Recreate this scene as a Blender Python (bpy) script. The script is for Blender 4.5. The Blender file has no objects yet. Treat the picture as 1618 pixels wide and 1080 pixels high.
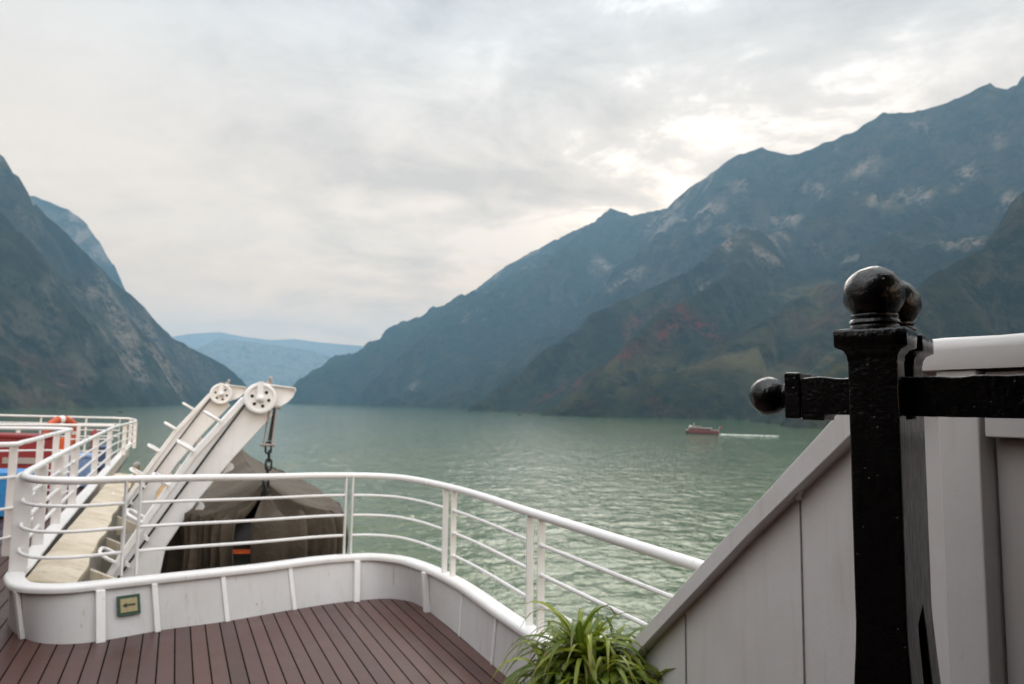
import bpy, bmesh, math, random
import numpy as np
from mathutils import Vector, Matrix
random.seed(7); rng=np.random.default_rng(11)
SC=bpy.context.scene; COL=SC.collection
R=math.radians
# ------------------------------------------------------------------ camera
cd=bpy.data.cameras.new('camera'); cam=bpy.data.objects.new('camera',cd); COL.objects.link(cam)
SC.camera=cam
cd.sensor_width=36.0; cd.lens=24.0; cd.clip_start=.05; cd.clip_end=40000
PITCH=math.atan(95.4/1079.0); ROLL=R(0.75)
Fv=Vector((0,math.cos(PITCH),math.sin(PITCH))); Uv=Vector((0,-math.sin(PITCH),math.cos(PITCH))); Rv=Vector((1,0,0))
R2=Rv*math.cos(ROLL)+Uv*math.sin(ROLL); U2=-Rv*math.sin(ROLL)+Uv*math.cos(ROLL)
mw=Matrix((R2,U2,-Fv)).transposed().to_4x4(); mw.translation=Vector((0,0,1.7)); cam.matrix_world=mw
cd.dof.use_dof=True; cd.dof.focus_distance=1.24; cd.dof.aperture_fstop=6.3
# ------------------------------------------------------------------ world, sun, exposure
SUN_AZ=R(14); SUN_EL=R(24)
w=bpy.data.worlds.new('World'); SC.world=w; w.use_nodes=True
nt=w.node_tree; N=nt.nodes; L=nt.links
for n in list(N): N.remove(n)
def nd(nt,t,**k):
    n=nt.nodes.new(t)
    for a,b in k.items():
        if a.startswith('i_'):
            n.inputs[a[2:].replace('_',' ')].default_value=b
        elif a.startswith('n_'): n.inputs[int(a[2:])].default_value=b
        else: setattr(n,a,b)
    return n
def math_(nt,op,a,b=None,c=None):
    n=nt.nodes.new('ShaderNodeMath'); n.operation=op
    for i,v in enumerate((a,b,c)):
        if v is None: continue
        if isinstance(v,(int,float)): n.inputs[i].default_value=v
        else: nt.links.new(v,n.inputs[i])
    return n.outputs[0]
def vmath(nt,op,a,b=None,out=0):
    n=nt.nodes.new('ShaderNodeVectorMath'); n.operation=op
    for i,v in enumerate((a,b)):
        if v is None: continue
        if isinstance(v,(tuple,list)): n.inputs[i].default_value=v
        else: nt.links.new(v,n.inputs[i])
    return n.outputs[out]
def ramp(nt,fac,stops,interp='LINEAR'):
    n=nt.nodes.new('ShaderNodeValToRGB'); n.color_ramp.interpolation=interp
    e=n.color_ramp.elements
    while len(e)<len(stops): e.new(.5)
    for i,(p,c) in enumerate(stops):
        e[i].position=p; e[i].color=(c if len(c)==4 else (*c,1)) if isinstance(c,(tuple,list)) else (c,c,c,1)
    nt.links.new(fac,n.inputs[0]); return n.outputs[0]
def mixc(nt,fac,a,b,blend='MIX'):
    n=nt.nodes.new('ShaderNodeMix'); n.data_type='RGBA'; n.blend_type=blend
    for i,v in ((0,fac),(6,a),(7,b)):
        if isinstance(v,(int,float)): n.inputs[i].default_value=v
        elif isinstance(v,(tuple,list)): n.inputs[i].default_value=v if len(v)==4 else (*v,1)
        else: nt.links.new(v,n.inputs[i])
    return n.outputs[2]
def noise(nt,vec,scale,detail=4,rough=.5,dist=0,dim='3D'):
    n=nt.nodes.new('ShaderNodeTexNoise'); n.noise_dimensions=dim
    n.inputs['Scale'].default_value=scale; n.inputs['Detail'].default_value=detail
    n.inputs['Roughness'].default_value=rough; n.inputs['Distortion'].default_value=dist
    if vec is not None: nt.links.new(vec,n.inputs['Vector'])
    return n.outputs['Fac']
tc=nd(nt,'ShaderNodeTexCoord'); dirv=tc.outputs['Generated']
sep=nd(nt,'ShaderNodeSeparateXYZ'); L.new(dirv,sep.inputs[0])
zc=math_(nt,'ADD',math_(nt,'MAXIMUM',sep.outputs[2],0.0),0.22)
comb=nd(nt,'ShaderNodeCombineXYZ')
L.new(math_(nt,'DIVIDE',sep.outputs[0],zc),comb.inputs[0]); L.new(math_(nt,'DIVIDE',sep.outputs[1],zc),comb.inputs[1])
comb.inputs[2].default_value=3.3
P=comb.outputs[0]
mp=nd(nt,'ShaderNodeMapping'); mp.inputs['Rotation'].default_value=(0,0,R(-30)); mp.inputs['Scale'].default_value=(1,1.35,1); L.new(P,mp.inputs[0])
n1=noise(nt,mp.outputs[0],1.7,9,.60,.5)
n2=noise(nt,P,4.6,8,.62,.4)
cl=math_(nt,'ADD',math_(nt,'MULTIPLY',n1,.62),math_(nt,'MULTIPLY',n2,.38))
sund=(math.sin(SUN_AZ)*math.cos(SUN_EL),math.cos(SUN_AZ)*math.cos(SUN_EL),math.sin(SUN_EL))
glowd=(math.sin(R(16))*math.cos(R(22)),math.cos(R(16))*math.cos(R(22)),math.sin(R(22)))
sd=vmath(nt,'DOT_PRODUCT',dirv,glowd,1)
def mrange(v,a,b,c,d):
    n=nd(nt,'ShaderNodeMapRange',interpolation_type='SMOOTHSTEP')
    for i,x in enumerate((a,b,c,d)): n.inputs[i+1].default_value=x
    L.new(v,n.inputs[0]); return n.outputs[0]
near=mrange(sd,.90,1.0,0,1); near2=mrange(sd,.955,1.0,0,1)
grad=ramp(nt,sep.outputs[2],[(0,(1.64,.82,.26)),(.10,(1.34,.82,.43)),(.22,(1.04,.80,.595)),(.50,(.765,.735,.705)),(1,(.76,.77,.79))])
cf=ramp(nt,cl,[(.38,.74),(.45,.88),(.51,1.0),(.58,1.12)])
cf=mixc(nt,mrange(sd,.70,.97,.38,1),(1.02,1.02,1.02),cf)
cc=mixc(nt,1.0,grad,cf,'MULTIPLY')
gap=mrange(cl,.50,.59,0,1)
bright=math_(nt,'ADD',1.0,math_(nt,'MULTIPLY',math_(nt,'MULTIPLY',gap,near),.10))
bright=math_(nt,'ADD',bright,math_(nt,'MULTIPLY',math_(nt,'MULTIPLY',gap,near2),.36))
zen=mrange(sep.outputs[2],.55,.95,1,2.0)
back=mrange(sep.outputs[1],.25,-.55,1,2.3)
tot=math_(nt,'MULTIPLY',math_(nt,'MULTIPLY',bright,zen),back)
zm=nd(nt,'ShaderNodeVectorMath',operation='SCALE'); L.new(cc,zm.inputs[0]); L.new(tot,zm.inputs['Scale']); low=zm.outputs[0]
sky=nd(nt,'ShaderNodeTexSky',sky_type='NISHITA',sun_disc=False,sun_elevation=SUN_EL,sun_rotation=SUN_AZ)
bgs=nd(nt,'ShaderNodeBackground'); L.new(sky.outputs[0],bgs.inputs[0]); bgs.inputs[1].default_value=.06
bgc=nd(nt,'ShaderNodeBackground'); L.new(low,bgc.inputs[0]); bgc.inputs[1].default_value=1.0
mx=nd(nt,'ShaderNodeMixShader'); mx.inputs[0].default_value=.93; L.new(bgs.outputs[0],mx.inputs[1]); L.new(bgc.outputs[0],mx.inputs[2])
wo=nd(nt,'ShaderNodeOutputWorld'); L.new(mx.outputs[0],wo.inputs[0])
ld=bpy.data.lights.new('sun','SUN'); sun=bpy.data.objects.new('sun',ld); COL.objects.link(sun)
ld.energy=1.0; ld.angle=R(32); ld.color=(1,.94,.86)
sun.rotation_euler=Vector(sund).to_track_quat('Z','Y').to_euler()
vs=SC.view_settings; vs.view_transform='Standard'; vs.look='None'; vs.exposure=.25; vs.gamma=1; vs.use_curve_mapping=False
cy=SC.cycles; cy.max_bounces=6; cy.diffuse_bounces=3; cy.glossy_bounces=3; cy.transmission_bounces=3; cy.volume_bounces=1
cy.use_denoising=True; cy.denoiser='OPENIMAGEDENOISE'; cy.use_adaptive_sampling=True; cy.adaptive_threshold=.012
cy.caustics_reflective=False; cy.caustics_refractive=False; cy.sample_clamp_indirect=4
# ------------------------------------------------------------------ ship frame: a along the planks, b towards the ship's side, h above the deck
AZ=R(-26)
Ax=Vector((math.sin(AZ),math.cos(AZ),-.003)); Bx=Vector((math.cos(AZ),-math.sin(AZ),-.04)); Zx=Vector((0,0,1))
def V(a,b,h): return Ax*a+Bx*b+Zx*h
WATER=-12.3
# ------------------------------------------------------------------ mesh builder
class MB:
    def __init__(s): s.v=[]; s.f=[]; s.uv=None
    def add(s,vs,fs):
        o=len(s.v); s.v+= [Vector(p) for p in vs]; s.f+=[tuple(i+o for i in f) for f in fs]; return s
    def box8(s,p): # p: 4 bottom + 4 top
        return s.add(p,[(3,2,1,0),(4,5,6,7),(0,1,5,4),(1,2,6,5),(2,3,7,6),(3,0,4,7)])
    def sbox(s,a0,a1,b0,b1,h0,h1):
        return s.box8([V(a0,b0,h0),V(a0,b1,h0),V(a1,b1,h0),V(a1,b0,h0),V(a0,b0,h1),V(a0,b1,h1),V(a1,b1,h1),V(a1,b0,h1)])
    def obox(s,c,x,y,z): # centre + half vectors
        c=Vector(c);x=Vector(x);y=Vector(y);z=Vector(z)
        return s.box8([c-x-y-z,c+x-y-z,c+x+y-z,c-x+y-z,c-x-y+z,c+x-y+z,c+x+y+z,c-x+y+z])
    def bar(s,p0,p1,wv,tv): # rectangular bar with half-width vectors
        p0=Vector(p0);p1=Vector(p1);wv=Vector(wv);tv=Vector(tv)
        return s.box8([p0-wv-tv,p0+wv-tv,p0+wv+tv,p0-wv+tv,p1-wv-tv,p1+wv-tv,p1+wv+tv,p1-wv+tv])
    def tube(s,pts,r,n=10,cap=True):
        pts=[Vector(p) for p in pts]; m=len(pts)
        rr=r if isinstance(r,(list,tuple)) else [r]*m
        o=len(s.v); up=None
        for i,p in enumerate(pts):
            t=(pts[min(i+1,m-1)]-pts[max(i-1,0)]).normalized()
            if up is None:
                up=Vector((0,0,1)) if abs(t.z)<.9 else Vector((1,0,0))
            u=(up-t*up.dot(t)).normalized(); q=t.cross(u); up=u
            for k in range(n):
                a=2*math.pi*k/n; s.v.append(p+(u*math.cos(a)+q*math.sin(a))*rr[i])
        for i in range(m-1):
            for k in range(n):
                k2=(k+1)%n; s.f.append((o+i*n+k,o+i*n+k2,o+(i+1)*n+k2,o+(i+1)*n+k))
        if cap: s.f.append(tuple(o+k for k in range(n))[::-1]); s.f.append(tuple(o+(m-1)*n+k for k in range(n)))
        return s
    def lathe(s,c,axis,prof,n=32,flip=False): # prof: (r, along)
        c=Vector(c); axis=Vector(axis).normalized(); u=axis.orthogonal().normalized(); q=axis.cross(u)
        o=len(s.v); m=len(prof)
        for r,t in prof:
            for k in range(n):
                a=2*math.pi*k/n; s.v.append(c+axis*t+(u*math.cos(a)+q*math.sin(a))*r)
        for i in range(m-1):
            for k in range(n):
                k2=(k+1)%n; s.f.append((o+i*n+k,o+i*n+k2,o+(i+1)*n+k2,o+(i+1)*n+k))
        s.f.append(tuple(o+k for k in range(n))[::-1]); s.f.append(tuple(o+(m-1)*n+k for k in range(n)))
        return s
    def prism(s,poly,ext): # poly list of world points, extruded by vector
        n=len(poly); ext=Vector(ext); o=len(s.v)
        s.v+=[Vector(p) for p in poly]+[Vector(p)+ext for p in poly]
        s.f.append(tuple(o+i for i in range(n))[::-1]); s.f.append(tuple(o+n+i for i in range(n)))
        for i in range(n):
            j=(i+1)%n; s.f.append((o+i,o+j,o+n+j,o+n+i))
        return s
    def grid(s,P,closed_u=False,closed_v=False): # P[i][j]
        o=len(s.v); m=len(P); n=len(P[0])
        for row in P: s.v+=[Vector(p) for p in row]
        for i in range(m if closed_u else m-1):
            for j in range(n if closed_v else n-1):
                i2=(i+1)%m; j2=(j+1)%n
                s.f.append((o+i*n+j,o+i*n+j2,o+i2*n+j2,o+i2*n+j))
        return s
ROOTLOC={}
def rootloc(o):
    while o.parent: o=o.parent
    return ROOTLOC[o.name]
def obj(name,mb,mat,parent=None,loc=None,bevel=0,sharp=35,smooth=True,solid=0):
    if parent is not None: lo=rootloc(parent)
    else:
        if loc is None:
            xs=[v.x for v in mb.v]; ys=[v.y for v in mb.v]; zs=[v.z for v in mb.v]
            loc=Vector(((min(xs)+max(xs))/2,(min(ys)+max(ys))/2,min(zs)))
        lo=Vector(loc)
    me=bpy.data.meshes.new(name)
    me.from_pydata([tuple(v-lo) for v in mb.v],[],mb.f); me.validate(); 
    bm=bmesh.new(); bm.from_mesh(me); bmesh.ops.recalc_face_normals(bm,faces=bm.faces); bm.to_mesh(me); bm.free()
    me.update()
    if smooth:
        me.polygons.foreach_set('use_smooth',[True]*len(me.polygons)); me.set_sharp_from_angle(angle=R(sharp))
    me.materials.append(mat)
    o=bpy.data.objects.new(name,me); COL.objects.link(o)
    if parent is not None: o.parent=parent
    else: o.location=lo; ROOTLOC[o.name]=lo
    if solid:
        m=o.modifiers.new('solid','SOLIDIFY'); m.thickness=solid
    if bevel:
        m=o.modifiers.new('bevel','BEVEL'); m.width=bevel; m.segments=2; m.limit_method='ANGLE'; m.angle_limit=R(40); m.harden_normals=True
    return o
def tag(o,label=None,cat=None,group=None,kind=None):
    if label: o['label']=label
    if cat: o['category']=cat
    if group: o['group']=group
    if kind: o['kind']=kind
    return o
def thing(name,loc,label,cat,group=None):
    o=bpy.data.objects.new(name,None); COL.objects.link(o); o.location=loc; o.empty_display_size=.2
    ROOTLOC[o.name]=Vector(loc); return tag(o,label,cat,group)
def smooth_curve(pts,step,closed=False):
    P=[np.array(p,float) for p in pts]; out=[]
    n=len(P)
    for i in range(n-1):
        p0=P[max(i-1,0)];p1=P[i];p2=P[i+1];p3=P[min(i+2,n-1)]
        d=np.linalg.norm(p2-p1); m=max(2,int(d/step))
        # centripetal-like tangents
        d0=max(np.linalg.norm(p1-p0),1e-6); d2=max(np.linalg.norm(p3-p2),1e-6)
        t1=((p1-p0)/d0*d+(p2-p1)*(d0/d))/(1+d0/d) if i>0 else (p2-p1)
        t2=((p3-p2)/d2*d+(p2-p1)*(d2/d))/(1+d2/d) if i<n-2 else (p2-p1)
        for k in range(m):
            t=k/m; h00=2*t**3-3*t**2+1;h10=t**3-2*t**2+t;h01=-2*t**3+3*t**2;h11=t**3-t**2
            out.append(h00*p1+h10*t1+h01*p2+h11*t2)
    out.append(P[-1]); return np.array(out)
def resample(C,n):
    d=np.r_[0,np.cumsum(np.linalg.norm(np.diff(C,axis=0),axis=1))]; t=np.linspace(0,d[-1],n)
    return np.stack([np.interp(t,d,C[:,k]) for k in range(C.shape[1])],1)
# ------------------------------------------------------------------ materials
def newmat(name):
    m=bpy.data.materials.new(name); m.use_nodes=True; t=m.node_tree
    b=t.nodes['Principled BSDF']; return m,t,b
def geo_pos(t): return t.nodes.new('ShaderNodeNewGeometry').outputs['Position']
def bump(t,b,h,strength,dist):
    n=t.nodes.new('ShaderNodeBump'); n.inputs['Strength'].default_value=strength; n.inputs['Distance'].default_value=dist
    t.links.new(h,n.inputs['Height']); t.links.new(n.outputs[0],b.inputs['Normal']); return n
def paint(name,col,rough=.38,rust=.5,dirt=.25,bumpd=.0012,rustcol=(.22,.10,.04),spec=.5):
    m,t,b=newmat(name); p=geo_pos(t)
    big=noise(t,p,2.3,5,.6,.4); fine=noise(t,p,34,5,.65)
    st=nd(t,'ShaderNodeMapping'); st.inputs['Scale'].default_value=(16,16,1.1); t.links.new(p,st.inputs[0])
    streak=noise(t,st.outputs[0],1.0,5,.6,.2)
    c=mixc(t,math_(t,'MULTIPLY',ramp(t,big,[(.40,0.),(.72,1.)]),dirt),col,tuple(x*y for x,y in zip(col,(.70,.66,.60))))
    c=mixc(t,math_(t,'MULTIPLY',ramp(t,streak,[(.56,0.),(.72,1.)]),dirt*.75),c,tuple(x*y for x,y in zip(col,(.68,.60,.48))))
    if rust:
        st2=nd(t,'ShaderNodeMapping'); st2.inputs['Scale'].default_value=(26,26,2.2); st2.inputs['Location'].default_value=(3.1,7.7,1.3); t.links.new(p,st2.inputs[0])
        c=mixc(t,math_(t,'MULTIPLY',ramp(t,noise(t,st2.outputs[0],1.0,4,.6,.1),[(.64,0.),(.72,1.)]),rust*.75),c,tuple(.55*x+.45*y for x,y in zip(rustcol,(.45,.34,.22))))
        rm=math_(t,'MULTIPLY',ramp(t,noise(t,p,7.5,6,.7,.6),[(.66,0.),(.74,1.)]),ramp(t,fine,[(.42,0.),(.62,1.)]))
        c=mixc(t,math_(t,'MULTIPLY',rm,rust),c,rustcol)
    t.links.new(c,b.inputs['Base Color']); b.inputs['Specular IOR Level'].default_value=spec
    t.links.new(ramp(t,big,[(.3,rough*.8),(.75,min(1,rough*1.45))]),b.inputs['Roughness'])
    bump(t,b,math_(t,'ADD',noise(t,p,60,4,.6),math_(t,'MULTIPLY',noise(t,p,5,3,.5),3.0)),.5,bumpd)
    return m
def plain(name,col,rough=.5,metal=0,bs=40,bd=.001,var=.25):
    m,t,b=newmat(name); p=geo_pos(t); n=noise(t,p,bs,5,.6)
    c=mixc(t,ramp(t,n,[(.3,0.),(.7,1.)]),tuple(x*(1-var) for x in col),tuple(min(1,x*(1+var)) for x in col))
    t.links.new(c,b.inputs['Base Color']); b.inputs['Roughness'].default_value=rough; b.inputs['Metallic'].default_value=metal
    bump(t,b,n,.5,bd); return m
M={}
M['white']=paint('white_paint',(.80,.785,.775),.36,.35,.28)
M['rail']=paint('rail_paint',(.82,.80,.79),.30,.25,.15,.0006)
M['bulwark']=paint('bulwark_paint',(.60,.59,.59),.42,.75,.34)
M['screen']=paint('screen_paint',(.70,.668,.662),.45,.22,.36)
M['davit']=paint('davit_paint',(.88,.87,.87),.42,.30,.25)
M['cream']=paint('weathered_cream_paint',(.62,.54,.42),.65,1.0,1.1,.004,(.14,.08,.04))
M['ochre']=paint('ochre_paint',(.42,.25,.09),.6,.8,.5)
M['greysteel']=paint('grey_weathered_steel',(.30,.285,.265),.6,.8,.6)
M['seam']=plain('dark_seam',(.22,.19,.17),.8)
M['cable']=plain('greased_wire',(.035,.03,.028),.45,.4)
M['chain']=plain('black_chain_steel',(.022,.02,.02),.5,.3)
M['block']=paint('block_paint',(.40,.365,.345),.5,1.0,.7)
M['orange']=plain('orange_paint',(.75,.13,.03),.45)
M['hull']=plain('dark_boat_hull',(.030,.026,.024),.6)
M['red']=paint('dark_red_paint',(.24,.022,.025),.45,.2,.3)
M['blue']=plain('blue_plastic',(.03,.22,.52),.4)
M['paleblue']=plain('pale_blue_plastic',(.24,.38,.62),.45)
M['navy']=plain('navy_plastic',(.05,.08,.16),.45)
M['hole']=plain('dark_hole',(.012,.012,.012),.9)
# deck planks
def deckmat():
    m,t,b=newmat('brown_deck_planks'); uv=t.nodes.new('ShaderNodeUVMap'); uv.uv_map='plank'
    s=nd(t,'ShaderNodeSeparateXYZ'); t.links.new(uv.outputs[0],s.inputs[0])
    x=math_(t,'DIVIDE',s.outputs[0],.1035); fl=math_(t,'FLOOR',x); fr=math_(t,'SUBTRACT',x,fl)
    g=math_(t,'LESS_THAN',math_(t,'ABSOLUTE',math_(t,'SUBTRACT',fr,.5)),.452)
    wn=nd(t,'ShaderNodeTexWhiteNoise',noise_dimensions='1D'); t.links.new(fl,wn.inputs['W'])
    mp=nd(t,'ShaderNodeMapping'); mp.inputs['Scale'].default_value=(60,2.2,1); t.links.new(uv.outputs[0],mp.inputs[0])
    grain=noise(t,mp.outputs[0],1.0,6,.65,.3)
    wear=noise(t,uv.outputs[0],2.6,6,.62,.5); spots=noise(t,uv.outputs[0],21,4,.6)
    c=mixc(t,wn.outputs[0],(.040,.0145,.0105),(.080,.033,.025))
    c=mixc(t,ramp(t,grain,[(.35,0.),(.7,.55)]),c,(.086,.038,.030))
    c=mixc(t,ramp(t,wear,[(.48,0.),(.75,.45)]),c,(.098,.052,.043))
    c=mixc(t,ramp(t,spots,[(.66,0.),(.72,.5)]),c,(.11,.085,.078))
    c=mixc(t,g,(.012,.009,.008),c)
    t.links.new(c,b.inputs['Base Color'])
    t.links.new(math_(t,'ADD',math_(t,'MULTIPLY',grain,.12),ramp(t,wear,[(.3,.24),(.7,.38)])),b.inputs['Roughness'])
    h=math_(t,'ADD',math_(t,'MULTIPLY',g,2.0),math_(t,'MULTIPLY',grain,.22))
    t.links.new(math_(t,'MULTIPLY',g,.5),b.inputs['Specular IOR Level'])
    bump(t,b,h,.8,.0025); return m
M['deck']=deckmat()
def blackpaint():
    m,t,b=newmat('thick_black_gloss_paint'); p=geo_pos(t)
    b.inputs['Base Color'].default_value=(.0045,.0042,.0048,1); 
    lump=noise(t,p,26,4,.55,.4); fine=noise(t,p,130,4,.6,.2); vor=nd(t,'ShaderNodeTexVoronoi'); vor.inputs['Scale'].default_value=58; t.links.new(p,vor.inputs['Vector'])
    pit=ramp(t,vor.outputs['Distance'],[(.0,0.),(.16,1.)])
    pit2=math_(t,'MAXIMUM',pit,ramp(t,noise(t,p,14,2),[(.50,1.),(.58,0.)]))
    mpb=nd(t,'ShaderNodeMapping'); mpb.inputs['Scale'].default_value=(70,70,9); t.links.new(p,mpb.inputs[0]); brush=noise(t,mpb.outputs[0],1.0,4,.6,.6)
    h=math_(t,'ADD',math_(t,'MULTIPLY',lump,.9),math_(t,'ADD',math_(t,'ADD',math_(t,'MULTIPLY',fine,.5),math_(t,'MULTIPLY',brush,.75)),math_(t,'MULTIPLY',pit2,.7)))
    bump(t,b,h,.8,.0034)
    t.links.new(ramp(t,lump,[(.3,.09),(.7,.22)]),b.inputs['Roughness'])
    c=mixc(t,ramp(t,noise(t,p,90,3,.7),[(.71,0.),(.76,1.)]),(.0028,.0026,.0030),(.06,.055,.05)); t.links.new(c,b.inputs['Base Color'])
    return m
M['black']=blackpaint()
def tarpmat():
    m,t,b=newmat('olive_tarpaulin'); p=geo_pos(t)
    big=noise(t,p,1.9,5,.6,.5); fine=noise(t,p,420,2,.5); wr=noise(t,p,9,5,.6,1.2)
    c=mixc(t,ramp(t,big,[(.3,0.),(.7,1.)]),(.052,.038,.024),(.090,.068,.045))
    c=mixc(t,ramp(t,wr,[(.58,0.),(.75,.5)]),c,(.14,.112,.082))
    t.links.new(c,b.inputs['Base Color']); b.inputs['Roughness'].default_value=.72
    bump(t,b,math_(t,'ADD',math_(t,'MULTIPLY',wr,1.0),math_(t,'MULTIPLY',fine,.05)),.7,.02); return m
M['tarp']=tarpmat()
def watermat():
    m,t,b=newmat('green_river_water'); p=geo_pos(t)
    a=noise(t,p,.45,4,.6,.3); d_=noise(t,p,5.0,3,.6)
    bump(t,b,math_(t,'ADD',a,math_(t,'MULTIPLY',d_,.06)),1.0,.35)
    pat=noise(t,p,.012,4,.55,.6)
    c=mixc(t,ramp(t,pat,[(.35,0.),(.65,1.)]),(.048,.084,.033),(.072,.108,.047))
    t.links.new(c,b.inputs['Base Color']); b.inputs['Roughness'].default_value=.07; b.inputs['IOR'].default_value=1.33
    return m
M['water']=watermat()
def hillmat():
    m,t,b=newmat('wooded_rocky_slope'); p=geo_pos(t)
    at=nd(t,'ShaderNodeAttribute',attribute_name='tint')
    sp=nd(t,'ShaderNodeSeparateXYZ'); t.links.new(at.outputs['Vector'],sp.inputs[0]) # x rock (painted haze on the far hills), y red, z meadow
    n1=noise(t,p,.020,7,.65,.5); n2=noise(t,p,.085,6,.7); n3=noise(t,p,.006,4,.5)
    c=mixc(t,ramp(t,n2,[(.35,0.),(.68,1.)]),(.004,.007,.005),(.020,.023,.013))
    c=mixc(t,ramp(t,n1,[(.44,0.),(.64,.85)]),c,(.032,.032,.020))
    c=mixc(t,1.0,c,ramp(t,n3,[(.35,(.62,.66,.70)),(.65,(1.35,1.3,1.2))]),'MULTIPLY')
    c=mixc(t,math_(t,'MULTIPLY',sp.outputs[2],ramp(t,n1,[(.35,0.),(.6,1.)])),c,(.120,.100,.040))
    red=math_(t,'MULTIPLY',sp.outputs[1],math_(t,'MULTIPLY',ramp(t,n2,[(.42,0.),(.60,1.)]),ramp(t,noise(t,p,.16,4,.7),[(.40,.25),(.60,1.)])))
    c=mixc(t,red,c,(.115,.024,.015))
    rk=math_(t,'MULTIPLY',sp.outputs[0],ramp(t,math_(t,'ADD',math_(t,'MULTIPLY',n1,.6),math_(t,'MULTIPLY',n2,.4)),[(.42,0.),(.53,1.)]))
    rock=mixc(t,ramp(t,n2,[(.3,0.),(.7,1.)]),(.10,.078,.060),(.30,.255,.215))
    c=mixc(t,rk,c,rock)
    t.links.new(c,b.inputs['Base Color']); b.inputs['Roughness'].default_value=1.0; b.inputs['Specular IOR Level'].default_value=.1
    bump(t,b,math_(t,'ADD',math_(t,'MULTIPLY',n1,2.5),n2),1.0,10.0); return m
M['hill']=hillmat()
M['leaf']=None
# ------------------------------------------------------------------ water and mountains
def sheet(name,x0,x1,y0,y1,z,mat,label):
    mb=MB().add([(x0,y0,z),(x1,y0,z),(x1,y1,z),(x0,y1,z)],[(0,1,2,3)])
    o=obj(name,mb,mat,smooth=False); return tag(o,label,'water',kind='structure')
sheet('river_water',-8900,8900,-1400,8600,WATER-.45,M['water'],'green rippled river water between the mountains')
def vnoise(x,y,seed):
    r=np.random.default_rng(seed); T=r.random((256,256))
    xi=np.floor(x).astype(int); yi=np.floor(y).astype(int); fx=x-xi; fy=y-yi
    fx=fx*fx*fx*(fx*(fx*6-15)+10); fy=fy*fy*fy*(fy*(fy*6-15)+10)
    g=lambda i,j:T[i%256,j%256]
    return (g(xi,yi)*(1-fx)+g(xi+1,yi)*fx)*(1-fy)+(g(xi,yi+1)*(1-fx)+g(xi+1,yi+1)*fx)*fy
def waves():
    nr,na=760,760
    rr=1/np.linspace(1/15.0,1/520.0,nr); aa=np.radians(np.linspace(-50,50,na))
    RR,AA=np.meshgrid(rr,aa,indexing='ij'); X=RR*np.sin(AA); Y=RR*np.cos(AA)
    ca,sa=math.cos(R(14)),math.sin(R(14)); U=X*ca+Y*sa; Vv=-X*sa+Y*ca
    H=np.zeros_like(X)
    for k,(wl,am,st) in enumerate([(7,.05,1.6),(3.0,.09,1.8),(1.5,.085,1.7),(.75,.042,1.6),(.4,.020,1.4)]):
        wxx=(vnoise(U/(wl*3),Vv/(wl*3),200+k)-.5)*wl*1.2
        n=vnoise((U+wxx)/(wl*st),(Vv+wxx*.6)/wl,300+k); n2=vnoise((U*.94+Vv*.34)/(wl*st)+31,(Vv*.94-U*.34)/wl+7,320+k)
        n=.5*n+.5*n2; H+=am*(1.15*(1-np.abs(2*n-1)*1.6)+.5*(n-.5))
    gust=.65+.7*vnoise(X/60,Y/90,400)
    H=(H-H.mean())*gust*np.clip((520-RR)/60,.3,1)
    co=np.stack([X,Y,H],-1).reshape(-1,3).astype(np.float32)
    i=np.arange(nr*na).reshape(nr,na); q=np.stack([i[:-1,:-1],i[:-1,1:],i[1:,1:],i[1:,:-1]],-1).reshape(-1,4)
    me=bpy.data.meshes.new('river_water'); me.vertices.add(len(co)); me.vertices.foreach_set('co',co.ravel())
    me.loops.add(q.size); me.loops.foreach_set('vertex_index',q.ravel().astype(np.int32)); me.polygons.add(len(q))
    me.polygons.foreach_set('loop_start',np.arange(0,q.size,4,dtype=np.int32)); me.polygons.foreach_set('use_smooth',[True]*len(q)); me.update(); me.validate()
    me.flip_normals() if me.polygons[0].normal.z<0 else None
    me.materials.append(M['water']); o=bpy.data.objects.new('river_water',me); COL.objects.link(o); o.location=(0,0,WATER); tag(o,'choppy green river water below the railing','water',kind='structure')
waves()
def pix(x,y,d):
    v=Fv+R2*((x-809)/1079.0)-U2*((y-540)/1079.0)
    return Vector((0,0,1.7))+v*d
def vnoise(x,y,seed):
    r=np.random.default_rng(seed); T=r.random((256,256))
    xi=np.floor(x).astype(int); yi=np.floor(y).astype(int); fx=x-xi; fy=y-yi
    fx=fx*fx*fx*(fx*(fx*6-15)+10); fy=fy*fy*fy*(fy*(fy*6-15)+10)
    g=lambda i,j:T[i%256,j%256]
    return (g(xi,yi)*(1-fx)+g(xi+1,yi)*fx)*(1-fy)+(g(xi,yi+1)*(1-fx)+g(xi+1,yi+1)*fx)*fy
def fbm(x,y,sc,oc,seed,ridged=False,gain=.5):
    s=0;a=1;t=0
    for k in range(oc):
        n=vnoise(x/sc*(2**k)+17*k,y/sc*(2**k)-9*k,seed+k)
        if ridged: n=1-np.abs(2*n-1)
        s=s+a*n; t+=a; a*=gain
    return s/t
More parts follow.
